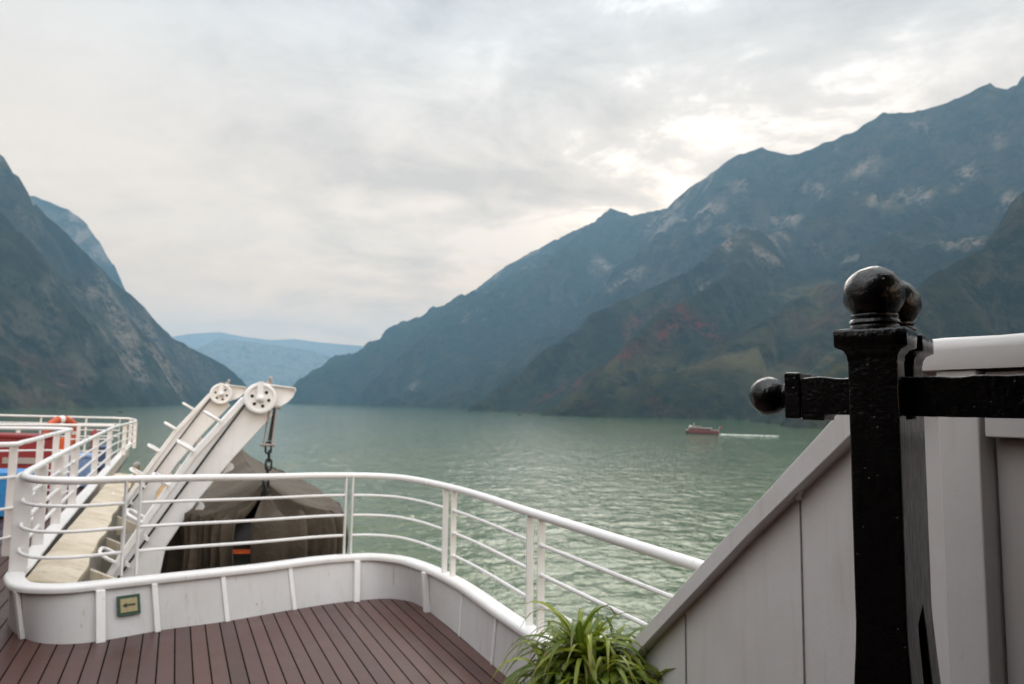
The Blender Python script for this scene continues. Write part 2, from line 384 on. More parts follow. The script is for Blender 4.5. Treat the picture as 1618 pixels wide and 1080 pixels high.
def terrain(name,crests,box,res,label,seed,gul=60,tintf=None,apron=None):
    a0,a1,b0,b1=box
    av=np.arange(a0,a1+res,res); bv=np.arange(b0,b1+res,res)
    A2,B2=np.meshgrid(av,bv,indexing='ij')
    X=A2*Ax.x+B2*Bx.x; Y=A2*Ax.y+B2*Bx.y
    H=np.full(X.shape,-60.0); D=np.full(X.shape,1e9); ID=np.zeros(X.shape,int)
    wob=fbm(X,Y,420,4,seed)-.5; wx=(fbm(X,Y,300,4,seed+30)-.5); wy=(fbm(X,Y,300,4,seed+40)-.5)
    for ci,(pts,slope) in enumerate(crests):
        P=[pix(*p) for p in pts]
        for p,q in zip(P[:-1],P[1:]):
            dx,dy=q.x-p.x,q.y-p.y; l2=dx*dx+dy*dy+1e-9
            t=np.clip(((X-p.x)*dx+(Y-p.y)*dy)/l2,0,1)
            dd=np.maximum(0,np.hypot(X-(p.x+t*dx),Y-(p.y+t*dy))-res*.55)
            fade=np.clip(dd/90,0,1)
            dd2=dd*(1+.5*np.maximum(-.12,wob)*fade)+np.maximum(0,70*fade*wx)
            z=p.z+t*(q.z-p.z)-slope*dd2
            k=z>H; H=np.where(k,z,H); D=np.where(k,dd,D); ID=np.where(k,ci,ID)
    if apron is not None:
        z=apron(A2,B2); k=z>H; H=np.where(k,z,H)
    fade=np.clip(D/140,0,1)
    g=.6*fbm(X+120*wx,Y+120*wy,260,5,seed+5,True,.55)+.4*fbm(X+60*wx,Y+60*wy,110,4,seed+15,True,.55)
    H=H-gul*fade*np.maximum(0,g-.30)
    H=H-gul*.30*np.clip(D/50,0,1)*np.maximum(0,fbm(X+20*wx,Y+20*wy,52,3,seed+25,True)-.45)
    H=H+ (fbm(X,Y,55,4,seed+9)-.55)*(15 if res<20 else 5)*np.clip(D/60,.25,1)
    if res<20: H=H+(fbm(X,Y,26,2,seed+70)-.5)*9*(H>5)
    keep=(H>WATER-25)&(Y<8550)
    n=len(bv); idx=-np.ones(X.size,int); f=keep.ravel()
    # faces where any corner kept
    K=keep; fm=K[:-1,:-1]|K[1:,:-1]|K[1:,1:]|K[:-1,1:]
    ii,jj=np.nonzero(fm)
    q=np.stack([ii*n+jj,(ii+1)*n+jj,(ii+1)*n+jj+1,ii*n+jj+1],1)
    used=np.unique(q); remap=-np.ones(X.size,int); remap[used]=np.arange(len(used)); q=remap[q]
    co=np.stack([X.ravel()[used],Y.ravel()[used],np.maximum(H.ravel()[used],WATER-25)],1)
    lo=np.array([co[:,0].mean(),co[:,1].mean(),WATER])
    me=bpy.data.meshes.new(name); me.from_pydata((co-lo).tolist(),[],q.tolist()); me.update()
    me.polygons.foreach_set('use_smooth',[True]*len(me.polygons))
    gy,gx=np.gradient(H,res); steep=np.hypot(gx,gy).ravel()[used]
    tint=np.zeros((len(used),3))
    if tintf is not None: tint=tintf(co,ID.ravel()[used],D.ravel()[used],steep)
    at=me.attributes.new('tint','FLOAT_VECTOR','POINT'); at.data.foreach_set('vector',np.ascontiguousarray(tint,dtype=np.float32).ravel())
    me.materials.append(M['hill'])
    o=bpy.data.objects.new(name,me); COL.objects.link(o); o.location=tuple(lo); tag(o,label,'mountain',kind='structure'); return o
camz=1.7
def screen_xy(co):
    r=co-np.array([0,0,camz]); z=r@np.array(Fv); return 809+1079*(r@np.array(R2))/z, 540-1079*(r@np.array(U2))/z
def blob(px,py,cx,cy,rx,ry,ang=0):
    c,s=math.cos(R(ang)),math.sin(R(ang)); u=(px-cx)*c+(py-cy)*s; v=-(px-cx)*s+(py-cy)*c
    return np.clip(1.6-1.6*np.sqrt((u/rx)**2+(v/ry)**2),0,1)
main=[(440,630,4200),(470,606,4100),(520,575,4020),(600,540,3900),(660,505,3750),(700,486,3650),(755,455,3500),(800,420,3350),(850,393,3200),(900,368,3050)]
mainr=[(900,368,3050),(940,350,2950),(965,328,2900),(1000,341,2820),(1055,328,2700),(1080,305,2620),(1120,277,2480),(1160,247,2340),(1202,233,2260),(1250,246,2180),(1300,228,2100),(1350,207,2020),(1395,178,1960),(1440,178,1900),(1500,160,1830),(1562,132,1760),(1595,144,1730),(1618,120,1700),(1700,90,1620),(1850,60,1500)]
m2=[(1010,470,1900),(985,430,2150),(1010,380,2500),(1055,340,2680)]
m3=[(1250,470,1500),(1300,400,1650),(1340,330,1800),(1370,260,1920),(1395,190,1960)]
m4=[(1400,450,1300),(1470,370,1450),(1540,270,1620),(1590,190,1700),(1618,140,1700)]
s2=[(565,636,1950),(594,597,2050),(642,556,2180),(717,522,2280),(743,500,2320),(813,463,2440),(857,422,2520),(890,390,2620),(925,360,2900)]
s3=[(765,648,1090),(790,615,1140),(846,567,1200),(902,526,1270),(939,493,1320),(1011,462,1400),(1091,427,1460),(1140,385,1510),(1175,360,1540),(1215,372,1640),(1270,350,1800),(1340,290,2000)]
s4=[(866,651,800),(905,620,830),(940,600,850),(989,546,930),(1051,484,1020),(1110,462,1120),(1165,420,1300),(1175,372,1500)]
s5=[(884,656,750),(930,632,755),(985,607,760),(1040,592,760),(1120,575,800),(1200,548,880),(1290,500,1040),(1380,450,900)]
s6=[(1262,668,440),(1290,628,455),(1330,575,500),(1400,510,570),(1455,450,640),(1500,420,690),(1560,385,730),(1590,350,750),(1618,305,770),(1720,230,820),(1850,190,900)]
def tint_right(co,ID,D,st):
    px,py=screen_xy(co); t=np.zeros((len(co),3))
    px=px+(fbm(co[:,0],co[:,1],160,4,61)-.5)*150; py=py+(fbm(co[:,0],co[:,1],160,4,71)-.5)*110
    for b in [(1080,355,60,34,-35),(965,425,50,16,-12),(1185,385,60,34,10),(1120,440,30,16,0),(1330,385,60,22,0),(1430,375,60,25,5),(1520,385,40,20,0),(1545,215,60,18,-20),(1300,205,30,14,0),(1480,200,30,12,0),(1400,300,60,14,-15),(1150,300,25,14,-30),(1055,330,18,14,0),(955,350,30,12,-30),(870,400,30,10,-35),(800,430,40,10,-35),(760,480,20,8,0),(1250,345,40,14,0),(1600,310,30,22,0),(620,590,20,10,0),(1290,300,40,14,-20),(1010,400,40,12,-20),(1380,250,50,14,-20),(880,460,20,8,0),(1500,270,40,14,0)]:
        t[:,0]=np.maximum(t[:,0],blob(px,py,*b)*.95)
    t[:,0]*=np.clip((fbm(co[:,0]+co[:,2]*.8,co[:,1]-co[:,2]*.5,110,4,88)-.40)*7,0,1)
    t[:,0]=np.maximum(t[:,0],np.clip((st-1.3)*.6,0,.10))
    for b in [(1010,540,90,16,-48),(900,620,45,9,-42),(1055,490,40,16,-30),(1100,500,60,20,10),(980,580,40,10,-45),(885,635,30,6,-40)]:
        t[:,1]=np.maximum(t[:,1],blob(px,py,*b)*1.6)
    t[:,1]=np.where(ID==8,np.maximum(t[:,1],np.clip((fbm(co[:,0],co[:,1],60,3,77)-.52)*5,0,.55)),t[:,1])
    for b in [(1200,570,160,55,0),(1050,600,120,30,0),(1290,480,70,45,0),(960,625,60,18,-10),(1250,640,60,35,0),(1310,600,60,60,0)]:
        t[:,2]=np.maximum(t[:,2],blob(px,py,*b)*.6)
    return t
terrain('mountain',[(main,.62),(mainr,1.0),(m2,1.05),(m3,1.1),(m4,1.1),(s2,.95),(s3,.72),(s4,.78),(s5,.70),(s6,.85)],(-700,5000,310,2500),11,'long blue forested mountain filling the right bank with grey cliffs and a red spur',3,130,tint_right,lambda a,b:np.minimum((b-400)*.42,420)-12)
lA=[(-500,-250,900),(-150,90,1430),(0,244,1500),(20,271,1510),(41,305,1530),(61,328,1560),(102,368,1600),(143,409,1650),(171,438,1700),(196,458,1740),(228,487,1800),(249,511,1840),(269,533,1890),(306,552,1980),(346,572,2080),(379,597,2160),(390,612,2190),(393,640,2200)]
lB=[(-60,200,2900),(45,307,2900),(81,320,2900),(110,332,2900),(134,350,2900),(155,381,2900),(175,413,2900),(196,452,2900),(235,530,2900),(280,640,2900)]
lC=[(-120,300,1230),(0,380,1300),(70,405,1330),(134,446,1370),(175,470,1410),(212,511,1450),(245,544,1490),(268,592,1520),(282,640,1540)]
lD=[(-160,440,800),(0,520,900),(61,548,960),(102,582,1010),(128,615,1060),(138,642,1090)]
def tint_left(co,ID,D,st):
    px,py=screen_xy(co); t=np.zeros((len(co),3))
    px=px+(fbm(co[:,0],co[:,1],160,4,61)-.5)*150; py=py+(fbm(co[:,0],co[:,1],160,4,71)-.5)*110
    for b in [(205,545,60,80,-25),(225,590,60,60,-10),(235,610,40,40,0),(180,500,40,30,20),(110,560,40,30,0),(20,260,25,35,40),(60,470,60,16,10),(15,370,25,12,0),(140,470,40,16,20),(120,390,30,10,30),(120,350,35,16,35),(150,390,25,30,55),(180,435,14,16,50),(240,500,20,8,45)]:
        t[:,0]=np.maximum(t[:,0],blob(px,py,*b)*.9)
    t[:,0]*=np.clip((fbm(co[:,0]+co[:,2]*.8,co[:,1]-co[:,2]*.5,90,4,89)-.34)*7,0,1)
    t[:,0]=np.maximum(t[:,0],np.clip((st-1.0)*.5,0,.30)*np.clip((fbm(co[:,0],co[:,1],130,4,99)-.38)*6,0,1))
    for b in [(15,545,40,16,35),(60,560,60,16,30),(100,590,30,14,45),(40,620,60,14,10)]:
        t[:,1]=np.maximum(t[:,1],blob(px,py,*b)*.7)
    for b in [(40,610,110,40,15),(120,630,40,20,0)]:
        t[:,2]=np.maximum(t[:,2],blob(px,py,*b)*.55)
    return t
terrain('mountain',[(lA,1.30),(lB,1.6),(lC,1.25),(lD,.95)],(200,3600,-1500,420),10,'steep dark cliff mountain on the left bank with tan rock faces',21,95,tint_left)
F1=[(x,y,6000+max(0,x-450)*1.2) for x,y in [(200,585),(285,566),(314,550),(346,535),(387,538),(420,543),(448,546),(500,556),(560,575),(640,610)]]
F2=[(150,548,7500),(240,537,7500),(300,527,7500),(346,524,7500),(387,532,7500),(428,537,7500),(465,535,7500),(500,540,7500),(570,546,7500),(680,556,7500),(760,575,7500)]
def tint_far_haze(co,ID,D,st):
    t=np.zeros((len(co),3)); t[:,0]=.95+.4*(fbm(co[:,0],co[:,1],400,3,66)-.5); t[:,2]=.6; return t  # pale farmland, with the rock tint raised to paint in distance haze
def tint_pale_haze(co,ID,D,st):
    t=np.zeros((len(co),3)); t[:,0]=3.0; return t  # rock tint saturated so the pale colour stands in for haze
terrain('mountain',[(F1,.62)],(3800,8500,-2600,4500),30,'pale blue hill at the end of the river, in front of the palest ridge',41,40,tint_far_haze)
terrain('mountain',[(F2,.80)],(5200,9300,-3500,4600),32,'faintest pale ridge on the horizon behind the blue hill',51,25,tint_pale_haze)
# ------------------------------------------------------------------ haze
def haze():
    m=bpy.data.materials.new('haze_air'); m.use_nodes=True; t=m.node_tree
    for n in list(t.nodes): t.nodes.remove(n)
    o=t.nodes.new('ShaderNodeOutputMaterial'); v=t.nodes.new('ShaderNodeVolumePrincipled')
    v.inputs['Color'].default_value=(.37,.68,.96,1); v.inputs['Density'].default_value=1.6e-4; v.inputs['Anisotropy'].default_value=.25
    t.links.new(v.outputs[0],o.inputs['Volume'])
    mb=MB().box8([(-9000,-1500,WATER-30),(9000,-1500,WATER-30),(9000,8700,WATER-30),(-9000,8700,WATER-30),(-9000,-1500,900),(9000,-1500,900),(9000,8700,900),(-9000,8700,900)])
    h=obj('haze',mb,m,smooth=False); tag(h,'thin blue haze filling the river gorge','haze',kind='stuff')
haze()
# ------------------------------------------------------------------ deck
base_pts=[(.6,2.03),(4.2,2.035),(5.55,2.04),(5.85,2.03),(6.09,1.97),(6.22,1.82),(6.235,1.58),(6.10,.95),(5.93,.454),(5.82,-.06),(5.73,-.3),(5.68,-.5),(5.74,-.72),(5.97,-.91),(6.32,-1.04),(7,-1.07),(10,-1.12),(16,-1.18),(23.5,-1.24)]
cap_pts=[(.6,2.08),(4.2,2.085),(5.49,2.085),(5.88,2.02),(6.18,1.91),(6.35,1.70),(6.36,1.40),(6.12,.63),(5.93,-.1),(5.85,-.4),(5.80,-.68),(5.90,-.89),(6.14,-.99),(6.63,-1.01),(7.5,-1.03),(10,-1.06),(16,-1.12),(23.5,-1.18)]
BC=smooth_curve(base_pts,.06); CC=smooth_curve(cap_pts,.06)
def deck():
    poly=[tuple(p) for p in BC]+[(23.5,-7.5),(-4,-7.5),(-4,2.03)]
    lo=V(0,0,0)
    bm=bmesh.new(); vs=[bm.verts.new(V(a,b,0)) for a,b in poly]; 
    vb=[bm.verts.new(V(a,b,-.12)) for a,b in poly]
    f=bm.faces.new(vs); n=len(vs)
    for i in range(n): bm.faces.new((vs[i],vb[i],vb[(i+1)%n],vs[(i+1)%n]))
    bmesh.ops.triangulate(bm,faces=[f]); bmesh.ops.recalc_face_normals(bm,faces=bm.faces)
    uvl=bm.loops.layers.uv.new('plank')
    Bn=Vector((Bx.x,Bx.y,0)); An=Vector((Ax.x,Ax.y,0))
    for fa in bm.faces:
        for lp in fa.loops: lp[uvl].uv=(lp.vert.co.dot(Bn)+.03,lp.vert.co.dot(An))
    me=bpy.data.meshes.new('deck'); bm.to_mesh(me); bm.free(); me.materials.append(M['deck'])
    o=bpy.data.objects.new('deck',me); COL.objects.link(o); ROOTLOC['deck']=Vector((0,0,0)); tag(o,'reddish brown plank deck','deck',kind='structure')
deck()
# hull below the deck (ship's side, reaches the water) and the sunken boat platform
mb=MB()
hp=[(-6,2.12),(5.5,2.12),(6.2,1.9),(6.3,-.05),(24,-.05),(24,-8),(-6,-8)]
mb.prism([V(a,b,-.6) for a,b in hp],Vector((0,0,-13)))
o=obj('ship_hull',mb,M['white'],smooth=False); tag(o,'white ship hull under the deck','ship',kind='structure')
mb=MB().sbox(6.4,23.4,-1.0,-.02,-.58,-.50)
o=obj('boat_platform',mb,M['ochre']); tag(o,'ochre steel platform under the davits','platform',kind='structure')
# ------------------------------------------------------------------ bulwark
bw=thing('bulwark',V(6.2,.6,0),'low white steel bulwark with a rounded cap curving round the deck edge','bulwark')
n=420
C1=resample(BC,n)
# match cap points to the base points by nearest normal so that the plating does not shear
def nearest_map(Cfrom,Cto):
    d=np.r_[0,np.cumsum(np.linalg.norm(np.diff(Cto,axis=0),axis=1))]
    s=[d[np.argmin(np.linalg.norm(Cto-p,axis=1))] for p in Cfrom]
    s=np.maximum.accumulate(s); k=9; sp=np.convolve(np.pad(s,k//2,mode='edge'),np.ones(k)/k,'valid')
    return np.stack([np.interp(sp,d,Cto[:,i]) for i in (0,1)],1)
T1=nearest_map(C1,CC)
def normals(Cv):
    t=np.gradient(Cv,axis=0); t/=np.linalg.norm(t,axis=1)[:,None]+1e-9
    return np.stack([-t[:,1],t[:,0]],1)   # towards the deck or away; sign fixed below
NB=normals(C1)
# deck side: at the first points (a~.6,b~2.03, running +a) deck is at smaller b
if NB[2][1]>0: NB=-NB
top=T1+NB*.035
rows=[]
for off in (0,-.02):
    rows.append(off)
P=[]
for i in range(n):
    b0=C1[i]; b1=top[i]; o_=NB[i]*.012
    P.append([V(*b0,.0),V(*(b0*.67+b1*.33),.11),V(*(b0*.33+b1*.67),.225),V(*b1,.335),V(*(b1-o_*2),.335),V(*(b0*.33+b1*.67-o_*2),.225),V(*(b0-o_*2),.0)])
obj('plating',MB().grid(P),M['bulwark'],bw,sharp=50)
NC=normals(CC)
if NC[2][1]>0: NC=-NC
prof=[(-.062,.338),(-.066,.352),(-.060,.369),(-.045,.376),(.045,.376),(.060,.369),(.066,.352),(.062,.330),(.052,.330),(-.05,.334)]
P=[[V(CC[i][0]+NC[i][0]*x,CC[i][1]+NC[i][1]*x,h) for x,h in prof] for i in range(len(CC))]
obj('cap',MB().grid(P,closed_v=True),M['white'],bw,sharp=60)
def near_idx(Cv,a,b): return int(np.argmin(np.hypot(Cv[:,0]-a,Cv[:,1]-b)))
for (a,b,wd,dp) in [(5.65,-.42,.030,.05),(5.80,-.03,.020,.035),(5.93,.47,.018,.02),(6.1,.96,.018,.02),(6.22,1.53,.026,.05),(5.70,2.04,.024,.05),(5.03,2.04,.010,.012),(4.4,2.04,.012,.014),(3.7,2.04,.022,.04),(5.92,-.88,.02,.03),(2.9,2.04,.012,.014)]:
    i=near_idx(C1,a,b); nb=NB[i]; tg=np.array([nb[1],-nb[0]])
    q0=C1[i]+nb*dp/2; q1=top[i]+nb*dp/2
    tv=Ax*tg[0]+Bx*tg[1]; nv=Ax*nb[0]+Bx*nb[1]
    obj('stiffener',MB().bar(V(*q0,.0),V(*q1,.330),tv*wd,nv*dp/2),M['white'],bw,bevel=.004)
# ------------------------------------------------------------------ main railing
rail_pts=[(1.2,2.1),(3.9,2.1),(5.3,2.1),(5.65,2.06),(6.02,1.985),(6.27,1.86),(6.38,1.68),(6.40,1.44),(6.21,.611),(6.12,.126),(6.01,-.312),(5.89,-.66),(5.94,-.85),(6.12,-.965),(6.41,-1.01),(7,-1.03),(10,-1.08),(16,-1.14),(23.3,-1.195),(23.6,-1.26),(23.62,-1.5),(22.9,-2.8),(22.1,-4.14),(21.3,-6)]
RC=smooth_curve(rail_pts,.05)
RD=np.r_[0,np.cumsum(np.linalg.norm(np.diff(RC,axis=0),axis=1))]
NR=normals(RC)
def rs(a,b): return RD[near_idx(RC,a,b)]
def rat(s): return np.array([np.interp(s,RD,RC[:,0]),np.interp(s,RD,RC[:,1])])
def rpath(s0,s1,h,step=.05):
    m=max(2,int(abs(s1-s0)/step)); return [V(*rat(s),h) for s in np.linspace(s0,s1,m)]
rl=thing('deck_railing',V(6.2,.6,.37),'long white tubular railing standing on the curved bulwark cap','railing')
obj('handrail',MB().tube([V(*p,1.085) for p in RC],.0285,14),M['rail'],rl)
HB=(.905,.724,.543)
sec=[(1.3,2.1),(3.85,2.1),None,(4.02,2.1),(5.36,2.1),None,(5.50,2.085),(6.405,1.51),None,(6.40,1.44),(6.035,-.19),None,(6.01,-.31),(6.30,-.995),None,(6.34,-1.0),(23.45,-1.21),None,(23.62,-1.5),(21.4,-5.8)]
secs=[];cur=[]
for p in sec+[None]:
    if p is None: secs.append(cur); cur=[]
    else: cur.append(p)
for i,(p,q) in enumerate(secs):
    s0,s1=rs(*p),rs(*q)
    for h in HB: obj('rail_bar',MB().tube(rpath(s0,s1,h),.0125 if i<5 else .017,8),M['rail'],rl)
def post(s,wd,th,h0=.37,h1=1.075,par=rl):
    c=rat(s); i=int(np.clip(np.searchsorted(RD,s),1,len(RC)-2)); nb=NR[i]; nv=Ax*nb[0]+Bx*nb[1]; tv=Ax*nb[1]-Bx*nb[0]
    obj('post',MB().bar(V(*c,h0),V(*c,h1),nv*wd/2,tv*th/2),M['rail'],par,bevel=.003)
for a,b in [(3.85,2.1),(4.02,2.1),(5.36,2.1),(5.50,2.09),(6.405,1.51),(6.40,1.44),(6.035,-.19),(6.01,-.31)]: post(rs(a,b),.05,.014)
post(rs(2.2,2.1),.05,.014)
post(rs(6.32,-1.0),.115,.02)
for a in (7.35,8.5,9.85,12.58,15.4,18.4,21.0,23.3): post(rs(a,-1.1),.085,.018)
for a,b in [(23.62,-1.5),(23.2,-2.3),(22.6,-3.3),(21.9,-4.5),(21.4,-5.8)]: post(rs(a,b),.07,.018,.0)
# ------------------------------------------------------------------ cross railing with gate across the walkway
def simple_rail(name,label,path,h,posts,bars,r=.027,pw=.07,barr=.016):
    t=thing(name,V(path[0][0],path[0][1],0),label,'railing')
    C_=smooth_curve(path,.06)
    obj('handrail',MB().tube([V(*p,h) for p in C_],r,12),M['rail'],t)
    for hb in bars: obj('rail_bar',MB().tube([V(*p,hb) for p in C_],barr,8),M['rail'],t)
    for a,b in posts: obj('post',MB().bar(V(a,b,0),V(a,b,h-.01),Bx*pw/2,Ax*.012),M['rail'],t,bevel=.003)
    return t
simple_rail('cross_railing','white railing crossing the walkway in front of the orange life ring',[(17.15,-1.2),(16.6,-2.05),(15.75,-2.95),(14.7,-4.1),(13.2,-5.8)],1.085,[(16.75,-1.8),(16.0,-2.7),(14.7,-4.1)],(.80,.55,.30),.030)
simple_rail('stair_railing','white railing with broad flat posts round the stair opening, nearest the left edge',[(12.0,-4.6),(12.6,-2.4),(12.95,-1.56),(12.9,-1.50),(12.6,-1.49),(11,-1.50),(9.2,-1.50),(8.75,-1.53),(8.62,-1.68),(8.55,-2.0),(8.4,-4.2)],1.16,[(8.85,-1.52),(10.3,-1.50),(11.55,-1.50),(12.85,-1.52),(12.55,-2.5)],(.82,.50,.20),.027,.075,.015)
# ------------------------------------------------------------------ things on the far walkway
M['ringorange']=plain('faded_ring_orange',(.48,.085,.03),.5)
lr=thing('life_ring',V(16.75,-2.09,.45),'orange life ring hanging behind the cross railing','life ring')
def ring_arc(c,e1,e2,Rm,r,a0,a1,n=20):
    return [Vector(c)+e1*Rm*math.cos(a)+e2*Rm*math.sin(a) for a in np.linspace(a0,a1,n)]
rc=V(16.75,-2.09,.90); e1=(Bx*.75+Ax*.66).normalized()
for k in range(4):
    a0=k*math.pi/2+.25
    obj('ring_segment',MB().tube(ring_arc(rc,e1,Zx,.30,.07,a0,a0+math.pi/2-.3),.075,12),M['ringorange'],lr)
    obj('white_band',MB().tube(ring_arc(rc,e1,Zx,.30,.07,a0-.3,a0,6),.077,12),M['white'],lr)
def locker(name,label,a0,a1,b0,b1,h1,mat,cat,lid=.06):
    t=thing(name,V((a0+a1)/2,(b0+b1)/2,0),label,cat)
    obj('body',MB().sbox(a0,a1,b0,b1,0.03,h1-lid),mat,t,bevel=.015)
    obj('lid',MB().sbox(a0-.02,a1+.02,b0-.02,b1+.02,h1-lid+.003,h1),mat,t,bevel=.012)
    return t
t=locker('deck_locker','tall dark red steel locker with a pale strip across its front, behind the stair railing',14.0,14.6,-2.95,-1.85,1.0,M['red'],'locker')
obj('pale_strip',MB().sbox(13.985,13.998,-2.55,-2.0,.52,.62),M['block'],t)
obj('rounded_end',MB().tube([V(14.3,-1.80,.1),V(14.3,-1.80,.95)],.09,12),M['orange'],t)
locker('storage_chest','bright blue plastic chest inside the stair opening, below the red locker',11.4,12.0,-2.6,-1.65,.62,M['blue'],'chest')
locker('storage_chest','pale blue plastic chest beside the walkway railing',14.9,15.4,-1.75,-1.35,.62,M['paleblue'],'chest')
locker('storage_chest','navy blue plastic chest far along the walkway railing',18.6,19.3,-1.75,-1.38,.55,M['navy'],'chest')
t=thing('hose_post',V(16.2,-1.46,0),'slim dark red post standing by the walkway railing','post')
obj('pipe',MB().tube([V(16.2,-1.46,0),V(16.2,-1.46,.92)],.055,12),M['red'],t); obj('valve_cap',MB().lathe(V(16.2,-1.46,.925),Zx,[(.075,0),(.08,.03),(.05,.09),(.01,.11)],14),M['red'],t)
# weathered fender beam outside the walkway bulwark
fb=thing('fender_beam',V(10,-.8,-.2),'weathered cream steel beam with rust running beside the walkway bulwark','beam')
mb=MB(); P=[]
for i in range(90):
    a=6.05+i*.092; wv=math.sin(a*3.1)*.012+math.sin(a*7.7)*.007
    P.append([V(a,-.94,.30),V(a,-.93,.345+wv*.3),V(a,-.86,.355),V(a,-.70,.330+wv*.5),V(a,-.61+wv,.30),V(a,-.60+wv,.25)])
obj('top_plate',mb.grid(P),M['cream'],fb,solid=.012)
obj('side_plate',MB().sbox(6.05,14.2,-.93,-.62,-.5,.28),M['greysteel'],fb,bevel=.01)
for k in range(5):
    a=7.0+k*1.5; obj('bracket',MB().prism([V(a,-.60,.22),V(a,-.35,.10),V(a,-.33,.02),V(a,-.60,-.02)],Ax*.05),M['cream'],fb,bevel=.006)
t=thing('pipe_post',V(12.5,-.52,-.5),'thin ochre pipe post behind the far davit foot','post')
obj('pipe',MB().tube([V(12.5,-.52,-.5),V(12.5,-.52,.62)],.045,12),M['ochre'],t); obj('cap',MB().lathe(V(12.5,-.52,.62),Zx,[(.06,0),(.06,.04),(.02,.08)],12),M['greysteel'],t)
# ------------------------------------------------------------------ sign on the bulwark
i=near_idx(C1,5.76,-.21); nb=NB[i]; c=(C1[i]+top[i])/2; c1=C1[i]*.5+top[i]*.5
nv=(Ax*nb[0]+Bx*nb[1]).normalized(); tv=(Bx*nb[0]-Ax*nb[1]); tv=(Ax*nb[1]-Bx*nb[0]).normalized()
if tv.dot(Rv)<0: tv=-tv
up=(V(*top[i],.335)-V(*C1[i],0)).normalized(); nv=tv.cross(up).normalized(); 
if nv.dot(Vector((0,0,1.7))-V(*c,.2))<0: nv=-nv
ce=V(*c,.205)+nv*.010
sg=thing('direction_sign',ce,'small green bordered sign with a dark left arrow on the bulwark','sign')
M['signgreen']=plain('sign_green',(.012,.055,.030),.4); M['signface']=plain('sign_face',(.36,.30,.15),.45,var=.12); M['signdark']=plain('sign_dark',(.012,.025,.02),.5)
obj('plate',MB().obox(ce,tv*.078,up*.070,nv*.004),M['signgreen'],sg,bevel=.002)
obj('face',MB().obox(ce+nv*.0055,tv*.056,up*.047,nv*.002),M['signface'],sg)
q=ce+nv*.0085
obj('arrow',MB().obox(q+tv*.012,tv*.032,up*.006,nv*.001).prism([q-tv*.044-nv*.001,q-tv*.016+up*.018-nv*.001,q-tv*.016-up*.018-nv*.001],nv*.0022),M['signdark'],sg,smooth=False)
